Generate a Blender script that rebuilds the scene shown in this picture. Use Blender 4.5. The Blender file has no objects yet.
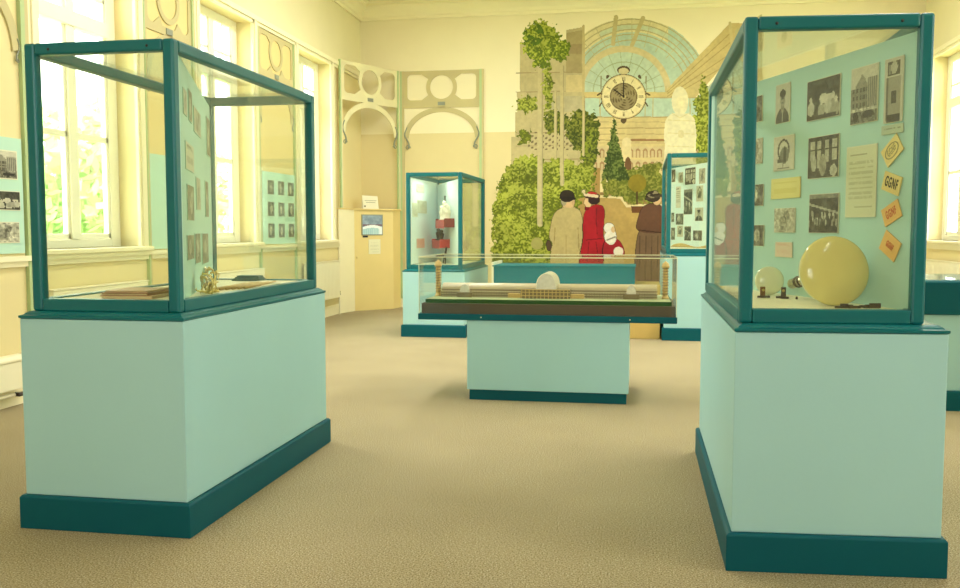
import bpy, math, random
import numpy as np
from mathutils import Vector, Matrix
random.seed(7)
SC = bpy.context.scene
COL = SC.collection
PI = math.pi

# ------------------------------------------------------------------ colours and materials
def lin(c):
    c = np.asarray(c, float)
    return np.where(c <= 0.04045, c / 12.92, ((c + 0.055) / 1.055) ** 2.4)

def rgb(r, g, b):
    l = lin((r / 255, g / 255, b / 255))
    return (float(l[0]), float(l[1]), float(l[2]), 1.0)

def nodes(m):
    m.use_nodes = True
    nt = m.node_tree
    return nt, nt.nodes, nt.links, nt.nodes['Principled BSDF']

def mat(name, c, rough=0.5, metal=0.0, var=0.06, scale=6.0, bump=0.0, bscale=120.0, spec=0.5):
    m = bpy.data.materials.new(name)
    nt, N, L, b = nodes(m)
    b.inputs['Roughness'].default_value = rough
    b.inputs['Metallic'].default_value = metal
    b.inputs['Specular IOR Level'].default_value = spec
    col = rgb(*c)
    tc = N.new('ShaderNodeTexCoord')
    no = N.new('ShaderNodeTexNoise'); no.inputs['Scale'].default_value = scale
    no.inputs['Detail'].default_value = 4
    L.new(tc.outputs['Object'], no.inputs['Vector'])
    mx = N.new('ShaderNodeMix'); mx.data_type = 'RGBA'
    mx.inputs['A'].default_value = tuple(min(1, x * (1 - var)) for x in col[:3]) + (1,)
    mx.inputs['B'].default_value = tuple(min(1, x * (1 + var)) for x in col[:3]) + (1,)
    L.new(no.outputs['Fac'], mx.inputs['Factor'])
    L.new(mx.outputs['Result'], b.inputs['Base Color'])
    if bump:
        n2 = N.new('ShaderNodeTexNoise'); n2.inputs['Scale'].default_value = bscale
        L.new(tc.outputs['Object'], n2.inputs['Vector'])
        bp = N.new('ShaderNodeBump'); bp.inputs['Strength'].default_value = bump
        bp.inputs['Distance'].default_value = 0.01
        L.new(n2.outputs['Fac'], bp.inputs['Height'])
        L.new(bp.outputs['Normal'], b.inputs['Normal'])
    return m

def carpet_mat():
    m = bpy.data.materials.new('carpet')
    nt, N, L, b = nodes(m)
    b.inputs['Roughness'].default_value = 0.95
    b.inputs['Specular IOR Level'].default_value = 0.1
    tc = N.new('ShaderNodeTexCoord')
    a = N.new('ShaderNodeTexNoise'); a.inputs['Scale'].default_value = 150; a.inputs['Detail'].default_value = 3
    c = N.new('ShaderNodeTexNoise'); c.inputs['Scale'].default_value = 1.1; c.inputs['Detail'].default_value = 4
    L.new(tc.outputs['Object'], a.inputs['Vector']); L.new(tc.outputs['Object'], c.inputs['Vector'])
    r = N.new('ShaderNodeValToRGB')
    r.color_ramp.elements[0].position = 0.30; r.color_ramp.elements[0].color = rgb(112, 99, 62)
    r.color_ramp.elements[1].position = 0.72; r.color_ramp.elements[1].color = rgb(214, 205, 180)
    e = r.color_ramp.elements.new(0.52); e.color = rgb(172, 157, 120)
    L.new(a.outputs['Fac'], r.inputs['Fac'])
    mx = N.new('ShaderNodeMix'); mx.data_type = 'RGBA'; mx.blend_type = 'MULTIPLY'
    mx.inputs['Factor'].default_value = 0.5
    r2 = N.new('ShaderNodeValToRGB')
    r2.color_ramp.elements[0].position = 0.3; r2.color_ramp.elements[0].color = (0.72, 0.72, 0.70, 1)
    r2.color_ramp.elements[1].position = 0.7; r2.color_ramp.elements[1].color = (1, 1, 1, 1)
    L.new(c.outputs['Fac'], r2.inputs['Fac'])
    L.new(r.outputs['Color'], mx.inputs['A']); L.new(r2.outputs['Color'], mx.inputs['B'])
    L.new(mx.outputs['Result'], b.inputs['Base Color'])
    bp = N.new('ShaderNodeBump'); bp.inputs['Strength'].default_value = 0.5; bp.inputs['Distance'].default_value = 0.01
    L.new(a.outputs['Fac'], bp.inputs['Height']); L.new(bp.outputs['Normal'], b.inputs['Normal'])
    return m

def wall_mat(name, low, high, zsplit):
    """painted plaster, yellower below a painted line"""
    m = bpy.data.materials.new(name)
    nt, N, L, b = nodes(m)
    b.inputs['Roughness'].default_value = 0.6
    b.inputs['Specular IOR Level'].default_value = 0.25
    geo = N.new('ShaderNodeNewGeometry')
    sx = N.new('ShaderNodeSeparateXYZ'); L.new(geo.outputs['Position'], sx.inputs['Vector'])
    gt = N.new('ShaderNodeMath'); gt.operation = 'GREATER_THAN'; gt.inputs[1].default_value = zsplit
    L.new(sx.outputs['Z'], gt.inputs[0])
    mx = N.new('ShaderNodeMix'); mx.data_type = 'RGBA'
    mx.inputs['A'].default_value = rgb(*low); mx.inputs['B'].default_value = rgb(*high)
    L.new(gt.outputs[0], mx.inputs['Factor'])
    no = N.new('ShaderNodeTexNoise'); no.inputs['Scale'].default_value = 1.4; no.inputs['Detail'].default_value = 5
    L.new(geo.outputs['Position'], no.inputs['Vector'])
    m2 = N.new('ShaderNodeMix'); m2.data_type = 'RGBA'; m2.blend_type = 'MULTIPLY'; m2.inputs['Factor'].default_value = 0.22
    r = N.new('ShaderNodeValToRGB')
    r.color_ramp.elements[0].position = 0.3; r.color_ramp.elements[0].color = (0.8, 0.79, 0.74, 1)
    r.color_ramp.elements[1].position = 0.65; r.color_ramp.elements[1].color = (1, 1, 1, 1)
    L.new(no.outputs['Fac'], r.inputs['Fac'])
    L.new(mx.outputs['Result'], m2.inputs['A']); L.new(r.outputs['Color'], m2.inputs['B'])
    L.new(m2.outputs['Result'], b.inputs['Base Color'])
    return m

def glass_mat(name, tint=(0.94, 0.965, 0.93), f0=0.045, gain=0.9, haze=0.0):
    """thin flat glazing: straight-through transmission plus a Fresnel mirror reflection"""
    m = bpy.data.materials.new(name)
    m.use_nodes = True
    nt = m.node_tree; N = nt.nodes; L = nt.links
    N.remove(N['Principled BSDF'])
    out = N['Material Output']
    tr = N.new('ShaderNodeBsdfTransparent'); tr.inputs['Color'].default_value = tint + (1,)
    gl = N.new('ShaderNodeBsdfGlossy'); gl.inputs['Roughness'].default_value = 0.0
    lw = N.new('ShaderNodeLayerWeight'); lw.inputs['Blend'].default_value = 0.5
    pw = N.new('ShaderNodeMath'); pw.operation = 'POWER'; pw.inputs[1].default_value = 5.0
    L.new(lw.outputs['Facing'], pw.inputs[0])
    ml = N.new('ShaderNodeMath'); ml.operation = 'MULTIPLY_ADD'
    ml.inputs[1].default_value = gain - f0; ml.inputs[2].default_value = f0
    L.new(pw.outputs[0], ml.inputs[0])
    mx = N.new('ShaderNodeMixShader')
    L.new(ml.outputs[0], mx.inputs['Fac']); L.new(tr.outputs[0], mx.inputs[1]); L.new(gl.outputs[0], mx.inputs[2])
    last = mx
    if haze:
        df = N.new('ShaderNodeBsdfDiffuse'); df.inputs['Color'].default_value = rgb(225, 228, 200)
        m3 = N.new('ShaderNodeMixShader'); m3.inputs['Fac'].default_value = haze
        L.new(mx.outputs[0], m3.inputs[1]); L.new(df.outputs[0], m3.inputs[2]); last = m3
    L.new(last.outputs[0], out.inputs['Surface'])
    return m

def paint_mat(name, rough=0.55):
    m = bpy.data.materials.new(name)
    nt, N, L, b = nodes(m)
    at = N.new('ShaderNodeAttribute'); at.attribute_name = 'col'
    L.new(at.outputs['Color'], b.inputs['Base Color'])
    b.inputs['Roughness'].default_value = rough
    b.inputs['Specular IOR Level'].default_value = 0.25
    return m

def leaf_mat(name, c1, c2):
    m = bpy.data.materials.new(name)
    nt, N, L, b = nodes(m)
    oi = N.new('ShaderNodeNewGeometry')
    mx = N.new('ShaderNodeMix'); mx.data_type = 'RGBA'
    mx.inputs['A'].default_value = rgb(*c1); mx.inputs['B'].default_value = rgb(*c2)
    L.new(oi.outputs['Random Per Island'], mx.inputs['Factor'])
    L.new(mx.outputs['Result'], b.inputs['Base Color'])
    b.inputs['Roughness'].default_value = 0.6
    tl = N.new('ShaderNodeBsdfTranslucent'); L.new(mx.outputs['Result'], tl.inputs['Color'])
    ms = N.new('ShaderNodeMixShader'); ms.inputs['Fac'].default_value = 0.5
    L.new(b.outputs[0], ms.inputs[1]); L.new(tl.outputs[0], ms.inputs[2])
    L.new(ms.outputs[0], N['Material Output'].inputs['Surface'])
    return m

M = dict(
    carpet=carpet_mat(),
    wall_side=wall_mat('plaster_side', (234, 217, 162), (238, 227, 184), 3.78),
    wall_end=wall_mat('plaster_end', (226, 209, 156), (243, 231, 192), 2.86),
    ceiling=mat('ceiling_paint', (248, 238, 205), 0.8),
    trim=mat('trim_paint', (248, 238, 198), 0.45, var=0.03),
    sash=mat('sash_paint', (250, 246, 222), 0.4, var=0.03),
    mint=mat('mint_paint', (167, 211, 212), 0.5, var=0.05, scale=1.6, bump=0.03, bscale=60),
    mint_panel=mat('mint_panel', (176, 216, 204), 0.7, var=0.04, scale=2),
    pale_panel=mat('pale_panel', (222, 242, 236), 0.7, var=0.04, scale=2),
    teal_vivid=mat('teal_panel_paint', (0, 116, 128), 0.55, var=0.06, scale=4, spec=0.15),
    teal=mat('teal_paint', (4, 104, 108), 0.36, var=0.10, scale=5, spec=0.4),
    teal_dark=mat('teal_base_paint', (0, 86, 96), 0.55, var=0.08, scale=5, spec=0.2),
    board=mat('board_blue', (186, 222, 200), 0.7, var=0.04, scale=3),
    cream_cloth=mat('case_lining', (240, 234, 200), 0.8, var=0.04),
    wood_cream=mat('cream_wood', (232, 208, 138), 0.45, var=0.05, scale=3),
    tan=mat('tan_paint', (200, 170, 96), 0.6, var=0.12, scale=3),
    iron_tan=mat('painted_ironwork', (198, 184, 132), 0.6, var=0.06),
    iron_pale=mat('painted_ironwork_pale', (228, 218, 172), 0.6, var=0.05),  # tan ironwork lightened in colour, as if catching the light
    post_green=mat('post_green', (178, 196, 140), 0.6, var=0.05),
    scroll=mat('scroll_grey', (142, 146, 126), 0.6, var=0.1),
    radiator=mat('radiator_enamel', (246, 238, 205), 0.35, var=0.02),
    black=mat('black_plastic', (24, 22, 20), 0.4),
    dark=mat('dark_metal', (54, 42, 30), 0.45, metal=0.3, var=0.3, scale=60),
    rust=mat('rusty_metal', (120, 74, 34), 0.5, metal=0.3, var=0.35, scale=80),
    brass=mat('aged_brass', (214, 190, 110), 0.3, metal=0.85, var=0.3, scale=60),
    silver=mat('polished_metal', (220, 216, 190), 0.22, metal=0.9, var=0.1, scale=40),
    stick=mat('pale_wood', (196, 164, 98), 0.55, var=0.25, scale=30),
    phosphor=mat('phosphor_glass', (232, 218, 140), 0.12, var=0.04, scale=3, spec=0.6),
    milky=mat('milky_glass', (232, 234, 196), 0.12, var=0.04, scale=3, spec=0.6),
    photo_paper=mat('photo_paper', (226, 224, 194), 0.8, var=0.03),
    paper=mat('white_paper', (236, 232, 205), 0.8, var=0.03),
    cardY=mat('yellow_card', (236, 214, 140), 0.8, var=0.05),
    cardO=mat('orange_card', (238, 190, 110), 0.8, var=0.06),
    ink=mat('black_ink', (35, 32, 26), 0.7),
    inkred=mat('red_ink', (206, 92, 52), 0.7),
    inkgrey=mat('grey_ink', (128, 122, 80), 0.7),
    bookA=mat('book_cloth_brown', (158, 106, 56), 0.6),
    bookB=mat('book_cloth_rose', (214, 178, 138), 0.6),
    pages=mat('book_pages', (230, 214, 170), 0.8),
    tealcloth=mat('dark_teal_cloth', (40, 96, 92), 0.8),
    red=mat('red_enamel', (206, 36, 52), 0.35, var=0.1),
    darkred=mat('dark_red_enamel', (132, 22, 34), 0.4, var=0.1),
    brownboard=mat('dark_brown_board', (78, 62, 42), 0.5, var=0.15, scale=8),
    lawn=mat('model_turf', (26, 82, 26), 0.9, var=0.2, scale=90),
    roofwhite=mat('model_glass_roof', (180, 166, 132), 0.35, var=0.06, scale=60),
    roofsilver=mat('model_transept_roof', (224, 216, 200), 0.25, metal=0.3, var=0.2, scale=50),
    plate=mat('model_ground', (146, 154, 108), 0.8, var=0.08, scale=40),
    tanwall=mat('tan_wall_paint', (226, 203, 138), 0.6, var=0.05, scale=2),
    bronze=mat('model_bronze', (126, 108, 72), 0.5, var=0.2, scale=50),
    tower=mat('model_tower', (206, 172, 104), 0.5, var=0.15, scale=60),
    scrollpaper=mat('brown_fabric', (196, 166, 96), 0.8, var=0.2, scale=14),
    glass=glass_mat('case_glass', (0.965, 0.978, 0.94), 0.045, 0.62, 0.016),
    acrylic=glass_mat('acrylic', (0.975, 0.985, 0.965), 0.02, 0.7, 0.008),
    acrylic_edge=mat('acrylic_edge', (226, 226, 186), 0.2, var=0.02),
    winglass=glass_mat('window_glass', (0.98, 0.99, 0.98), 0.04, 0.8),
    leaves=leaf_mat('tree_leaves', (150, 188, 118), (206, 226, 172)),
    bark=mat('tree_bark', (128, 118, 96), 0.9, var=0.3, scale=14),
    grass=mat('grass_ground', (150, 170, 110), 0.9, var=0.2, scale=3),
    paint=paint_mat('vertex_paint'),
    print=paint_mat('photo_print', 0.5),
)

# ------------------------------------------------------------------ mesh helpers
class MB:
    def __init__(self):
        self.v = []; self.f = []; self.s = []
    def add(self, vs, fs, smooth=False):
        o = len(self.v)
        self.v += [tuple(p) for p in vs]
        self.f += [tuple(i + o for i in f) for f in fs]
        self.s += [smooth] * len(fs)
        return self
    def box(self, x0, x1, y0, y1, z0, z1):
        x0, x1 = sorted((x0, x1)); y0, y1 = sorted((y0, y1)); z0, z1 = sorted((z0, z1))
        return self.add([(x0, y0, z0), (x1, y0, z0), (x1, y1, z0), (x0, y1, z0),
                         (x0, y0, z1), (x1, y0, z1), (x1, y1, z1), (x0, y1, z1)],
                        [(0, 3, 2, 1), (4, 5, 6, 7), (0, 1, 5, 4), (1, 2, 6, 5), (2, 3, 7, 6), (3, 0, 4, 7)])
    def rects(self, x0, x1, y0, y1, prof, cap=True):
        """rectangular loft: prof = [(inset, z), ...] from bottom to top"""
        vs = []; fs = []
        for i, z in prof:
            vs += [(x0 + i, y0 + i, z), (x1 - i, y0 + i, z), (x1 - i, y1 - i, z), (x0 + i, y1 - i, z)]
        for k in range(len(prof) - 1):
            a = 4 * k
            for j in range(4):
                b = (j + 1) % 4
                fs.append((a + j, a + b, a + 4 + b, a + 4 + j))
        if cap:
            fs.append((3, 2, 1, 0)); n = 4 * (len(prof) - 1)
            fs.append((n, n + 1, n + 2, n + 3))
        return self.add(vs, fs)
    def prism(self, pts, fn0, fn1):
        """2-D outline (counter-clockwise) extruded between two placing functions"""
        n = len(pts)
        vs = [fn0(*p) for p in pts] + [fn1(*p) for p in pts]
        fs = [tuple(range(n - 1, -1, -1)), tuple(range(n, 2 * n))]
        fs += [(i, (i + 1) % n, n + (i + 1) % n, n + i) for i in range(n)]
        return self.add(vs, fs)
    def strip(self, inner, outer, fn0, fn1, closed=False):
        """band between two 2-D curves, given a thickness"""
        n = len(inner); vs = []
        for fn in (fn0, fn1):
            vs += [fn(*p) for p in inner] + [fn(*p) for p in outer]
        fs = []
        for i in range(n if closed else n - 1):
            j = (i + 1) % n
            fs += [(i, j, n + j, n + i)[::-1], (2 * n + i, 2 * n + j, 3 * n + j, 3 * n + i),
                   (i, j, 2 * n + j, 2 * n + i), (n + i, n + j, 3 * n + j, 3 * n + i)[::-1]]
        if not closed:
            for i in (0, n - 1):
                fs.append((i, n + i, 3 * n + i, 2 * n + i))
        return self.add(vs, fs)
    def tube(self, pts, r, n=8, r1=None):
        pts = [Vector(p) for p in pts]; vs = []; fs = []
        m = len(pts)
        for i, p in enumerate(pts):
            d = (pts[min(i + 1, m - 1)] - pts[max(i - 1, 0)]).normalized()
            u = d.orthogonal().normalized(); w = d.cross(u)
            rr = r if r1 is None else r + (r1 - r) * i / (m - 1)
            for k in range(n):
                a = 2 * PI * k / n
                vs.append(p + u * math.cos(a) * rr + w * math.sin(a) * rr)
        for i in range(m - 1):
            for k in range(n):
                a = i * n + k; b = i * n + (k + 1) % n
                fs.append((a, b, b + n, a + n))
        fs += [tuple(range(n - 1, -1, -1)), tuple(range((m - 1) * n, m * n))]
        return self.add(vs, fs, True)
    def lathe(self, prof, n=24, mtx=None):
        """profile (r, h) about local z"""
        vs = []; fs = []
        for r, h in prof:
            for k in range(n):
                a = 2 * PI * k / n
                vs.append(Vector((r * math.cos(a), r * math.sin(a), h)))
        if mtx is not None: vs = [mtx @ v for v in vs]
        for i in range(len(prof) - 1):
            for k in range(n):
                a = i * n + k; b = i * n + (k + 1) % n
                fs.append((a, b, b + n, a + n))
        fs += [tuple(range(n - 1, -1, -1)), tuple(range((len(prof) - 1) * n, len(prof) * n))]
        return self.add(vs, fs, True)
    def warp(self, fn):
        self.v = [fn(*p) for p in self.v]; return self
    def build(self, name, material, parent=None, bevel=0.0, origin=None):
        me = bpy.data.meshes.new(name)
        if origin is not None:
            ox, oy, oz = origin
            vs = [(x - ox, y - oy, z - oz) for x, y, z in self.v]
        else: vs = self.v
        me.from_pydata(vs, [], self.f)
        me.polygons.foreach_set('use_smooth', self.s)
        me.materials.append(material)
        me.validate(); me.update()
        o = bpy.data.objects.new(name, me); COL.objects.link(o)
        if parent is not None: o.parent = parent
        elif origin is not None: o.location = origin
        if bevel:
            bv = o.modifiers.new('bevel', 'BEVEL'); bv.width = bevel; bv.segments = 2; bv.limit_method = 'ANGLE'
        return o

def tag(o, label, cat, group=None, kind=None):
    o['label'] = label; o['category'] = cat
    if group: o['group'] = group
    if kind: o['kind'] = kind
    return o

def empty(name, loc=(0, 0, 0), rz=0.0):
    o = bpy.data.objects.new(name, None); COL.objects.link(o)
    o.location = loc; o.rotation_euler = (0, 0, rz); o.empty_display_size = 0.1
    return o

def struct(o):
    o['kind'] = 'structure'; return o

def thing(name, label, cat, loc=(0, 0, 0), rz=0.0, group=None):
    return tag(empty(name, loc, rz), label, cat, group)

def rel(mb, root):
    """parts of a root at (x,y,z): shift world coordinates to the root's"""
    x0, y0, z0 = root.location
    return mb.warp(lambda x, y, z: (x - x0, y - y0, z - z0))

# coloured grid: cells of a painted surface as faces with a colour each
def grid(name, img, mask, place, parent=None, material=None):
    h, w = mask.shape
    jj, ii = np.nonzero(mask)
    vid = np.full((h + 1) * (w + 1), -1, int)
    q = np.stack([jj * (w + 1) + ii, jj * (w + 1) + ii + 1, (jj + 1) * (w + 1) + ii + 1, (jj + 1) * (w + 1) + ii], 1)
    used = np.unique(q); vid[used] = np.arange(len(used))
    q = vid[q]
    co = place((used % (w + 1)) / w, (used // (w + 1)) / h)       # u right 0-1, v down 0-1
    me = bpy.data.meshes.new(name)
    q = q[:, ::-1]
    n = len(q)
    me.vertices.add(len(used)); me.vertices.foreach_set('co', np.ascontiguousarray(co, dtype=np.float32).ravel())
    me.loops.add(4 * n); me.loops.foreach_set('vertex_index', q.ravel().astype(np.int32))
    me.polygons.add(n); me.polygons.foreach_set('loop_start', (np.arange(n) * 4).astype(np.int32))
    me.update(calc_edges=True)
    at = me.color_attributes.new('col', 'FLOAT_COLOR', 'CORNER')
    c = np.ones((n, 4, 4), np.float32)
    c[:, :, :3] = lin(np.clip(img[jj, ii], 0, 1))[:, None, :]
    at.data.foreach_set('color', c.ravel())
    me.materials.append(material or M['paint'])
    o = bpy.data.objects.new(name, me); COL.objects.link(o)
    if parent is not None: o.parent = parent
    return o

def noise(h, w, cells, seed, octs=3):
    rs = np.random.RandomState(seed); out = np.zeros((h, w)); amp = 1; tot = 0
    for k in range(octs):
        c = max(2, int(cells * 2 ** k)); ch = max(2, int(c * h / max(w, 1)) + 1)
        g = rs.rand(ch + 1, c + 1)
        y = np.linspace(0, ch - 1e-6, h); x = np.linspace(0, c - 1e-6, w)
        y0 = y.astype(int); x0 = x.astype(int)
        fy = (y - y0)[:, None]; fx = (x - x0)[None]
        fy = fy * fy * (3 - 2 * fy); fx = fx * fx * (3 - 2 * fx)
        a = g[y0][:, x0]; b = g[y0][:, np.minimum(x0 + 1, c)]
        d = g[np.minimum(y0 + 1, ch)][:, x0]; e = g[np.minimum(y0 + 1, ch)][:, np.minimum(x0 + 1, c)]
        out += amp * ((a * (1 - fx) + b * fx) * (1 - fy) + (d * (1 - fx) + e * fx) * fy); tot += amp; amp *= 0.6
    return out / tot

def inpoly(px, py, pts):
    r = np.zeros(px.shape, bool); n = len(pts)
    for i in range(n):
        x1, y1 = pts[i]; x2, y2 = pts[(i + 1) % n]
        if y1 == y2: continue
        c = ((py >= min(y1, y2)) & (py < max(y1, y2)))
        r ^= c & (px < (py - y1) * (x2 - x1) / (y2 - y1) + x1)
    return r

# ------------------------------------------------------------------ room
XL, XR, YB, YF, ZC = -4.54, 4.15, 14.5, -3.0, 5.0
struct(MB().box(XL - 0.4, XR + 0.4, YF - 0.3, YB + 0.3, -0.12, 0.0).build('floor', M['carpet']))
struct(MB().box(XL - 0.4, XR + 0.4, YF - 0.3, YB + 0.3, ZC, ZC + 0.15).build('ceiling', M['ceiling']))
struct(MB().box(XL - 0.34, XR + 0.34, YB, YB + 0.3, 0, ZC).build('wall_back', M['wall_end']))
struct(MB().box(XL - 0.34, XR + 0.34, YF - 0.3, YF, 0, ZC).build('wall_front', M['wall_end']))
ZS, ZH = 1.14, 3.74
WL = [(6.30, 7.65), (8.90, 10.20), (11.66, 12.97)]
WL_ALL = WL
WR = [(2.2, 3.5), (7.4, 8.7), (10.0, 11.3), (12.65, 14.0)]
def wall_with_openings(name, xa, xb, ops):
    b = MB()
    b.box(xa, xb, YF, YB, 0, ZS); b.box(xa, xb, YF, YB, ZH, ZC)
    y = YF
    for a, c in ops:
        b.box(xa, xb, y, a, ZS, ZH); y = c
    b.box(xa, xb, y, YB, ZS, ZH)
    return struct(b.build(name, M['wall_side']))
wall_with_openings('wall_left', XL - 0.3, XL, WL)
wall_with_openings('wall_right', XR, XR + 0.3, WR)

# cornice round the room
def cornice(side):
    prof = [(0.0, 4.70), (0.035, 4.70), (0.035, 4.74), (0.06, 4.76), (0.075, 4.80), (0.13, 4.87), (0.16, 4.90), (0.16, 4.93), (0.22, 4.96), (0.22, 5.0), (0.0, 5.0)]
    b = MB()
    if side == 'back':
        b.prism(prof, lambda d, z: (XL, YB - d, z), lambda d, z: (XR, YB - d, z))
    elif side == 'left':
        b.prism(prof, lambda d, z: (XL + d, YF, z), lambda d, z: (XL + d, YB, z))
    else:
        b.prism(prof, lambda d, z: (XR - d, YB, z), lambda d, z: (XR - d, YF, z))
    return b
struct(cornice('back').build('trim_1', M['trim']))
struct(cornice('left').build('trim_2', M['trim']))
struct(cornice('right').build('trim_3', M['trim']))
# head rail above the windows, sill rail below them
for i, (x, s) in enumerate(((XL, 1), (XR, -1))):
    b = MB()
    b.box(x, x + s * 0.05, YF, YB, 3.77, 3.83); b.box(x, x + s * 0.03, YF, YB, 3.73, 3.77)
    struct(b.build('trim_%d' % (4 + i), M['trim']))
    b = MB()
    b.box(x, x + s * 0.045, YF, YB, 1.06, 1.10); b.box(x, x + s * 0.025, YF, YB, 1.02, 1.06)
    struct(b.build('trim_%d' % (6 + i), M['trim']))
def baseboard(name, f):
    prof = [(0, 0), (0.025, 0), (0.025, 0.12), (0.012, 0.15), (0, 0.15)]
    struct(MB().prism(prof, f[0], f[1]).build(name, M['trim']))
baseboard('baseboard_left', (lambda d, z: (XL + d, YF, z), lambda d, z: (XL + d, YB, z)))
baseboard('baseboard_right', (lambda d, z: (XR - d, YB, z), lambda d, z: (XR - d, YF, z)))
baseboard('baseboard_back', (lambda d, z: (XL, YB - d, z), lambda d, z: (XR, YB - d, z)))

def window(i, x, s, ya, yb):
    """timber casement window: two lights side by side, transom, upper lights; s=+1 faces +x (left wall)"""
    r = struct(empty('window_%d' % i, (x, (ya + yb) / 2, ZS)))
    ym = (ya + yb) / 2
    def P(b, n, m, bev=0.0):
        return rel(b, r).build(n, m, r, bev)
    b = MB()                                                    # moulded casing on the room side
    for y0, y1 in ((ya - 0.13, ya), (yb, yb + 0.13)):
        b.box(x, x + s * 0.03, y0, y1, 1.10, ZH + 0.03)
        b.box(x + s * 0.03, x + s * 0.045, y0 + 0.03, y1 - 0.03, 1.10, ZH + 0.03)
    P(b, 'casing', M['trim'])
    xo = x - s * 0.21
    b = MB()
    b.box(xo - 0.035, xo + 0.035, ya, ya + 0.14, ZS, ZH); b.box(xo - 0.035, xo + 0.035, yb - 0.14, yb, ZS, ZH)
    b.box(xo - 0.035, xo + 0.035, ya + 0.14, yb - 0.14, ZS, ZS + 0.075); b.box(xo - 0.035, xo + 0.035, ya + 0.14, yb - 0.14, ZH - 0.1, ZH)
    P(b, 'frame', M['sash'], 0.006)
    P(MB().box(xo - 0.035, xo + 0.045, ym - 0.055, ym + 0.055, ZS + 0.075, ZH - 0.1), 'mullion', M['sash'], 0.006)
    P(MB().box(xo - 0.05, xo + 0.06, ya + 0.14, yb - 0.14, 3.0, 3.13), 'transom', M['sash'], 0.006)
    for y0, y1 in ((ya + 0.14, ym - 0.055), (ym + 0.055, yb - 0.14)):
        b = MB()
        for u0, u1 in ((y0, y0 + 0.035), (y1 - 0.035, y1)):
            b.box(xo - 0.02, xo + 0.025, u0, u1, ZS + 0.075, ZH - 0.1)
        b.box(xo - 0.02, xo + 0.025, y0, y1, 2.07, 2.12)
        b.box(xo - 0.02, xo + 0.025, y0, y1, 3.30, 3.33)
        b.box(xo - 0.02, xo + 0.025, (y0 + y1) / 2 - 0.012, (y0 + y1) / 2 + 0.012, 3.13, ZH - 0.1)
        b.box(xo - 0.02, xo + 0.025, y0, y1, ZS + 0.075, ZS + 0.12)
        P(b, 'sash', M['sash'], 0.004)
        P(MB().box(xo - 0.003, xo + 0.003, y0 + 0.03, y1 - 0.03, ZS + 0.11, ZH - 0.1), 'pane', M['winglass'])
    b = MB(); b.box(x - s * 0.18, x + s * 0.075, ya - 0.15, yb + 0.15, 1.10, 1.14)
    P(b, 'sill', M['trim'], 0.008)
n = 1
for a, c in WL: window(n, XL, 1, a, c); n += 1
for a, c in WR: window(n, XR, -1, a, c); n += 1

# ------------------------------------------------------------------ outside: trees and ground
struct(MB().box(-30, 30, -20, 40, -0.9, -0.85).build('ground', M['grass']))
def tree(x, y, h, r, label, seed, nleaf=2600):
    rs = random.Random(seed)
    t = thing('garden_tree', label, 'tree', (x, y, -0.85), 0, 'garden trees outside the windows')
    b = MB()
    b.tube([(0, 0, 0), (0.05, 0.02, h * 0.3), (-0.03, 0.05, h * 0.6), (0, 0, h * 0.85)], 0.16, 10, 0.05)
    for k in range(9):
        a = rs.uniform(0, 2 * PI); z = h * rs.uniform(0.3, 0.75)
        b.tube([(0, 0, z), (math.cos(a) * r * 0.4, math.sin(a) * r * 0.4, z + 0.4), (math.cos(a) * r * 0.8, math.sin(a) * r * 0.8, z + 0.7)], 0.05, 6, 0.015)
    b.build('trunk', M['bark'], t)
    b = MB()
    for k in range(nleaf):
        d = Vector((rs.gauss(0, 1), rs.gauss(0, 1), rs.gauss(0, 1))).normalized() * (rs.random() ** 0.4)
        p = Vector((d.x * r, d.y * r, h * 0.60 + d.z * h * 0.42))
        u = Vector((rs.gauss(0, 1), rs.gauss(0, 1), rs.gauss(0, 1))).normalized()
        w = u.orthogonal().normalized() * rs.uniform(0.04, 0.07); u = u * rs.uniform(0.09, 0.16)
        b.add([p - u, p + w, p + u, p - w], [(0, 1, 2, 3)])
    b.build('crown', M['leaves'], t)
tree(-7.0, 10.3, 3.6, 1.3, 'leafy green tree outside the nearest left window', 1)
tree(-8.2, 13.1, 4.2, 1.1, 'leafy green tree outside the middle left window', 2, 2000)
tree(-9.0, 17.6, 4.0, 1.3, 'leafy green tree outside the far left window beside the cupboard', 3, 1600)

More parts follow.
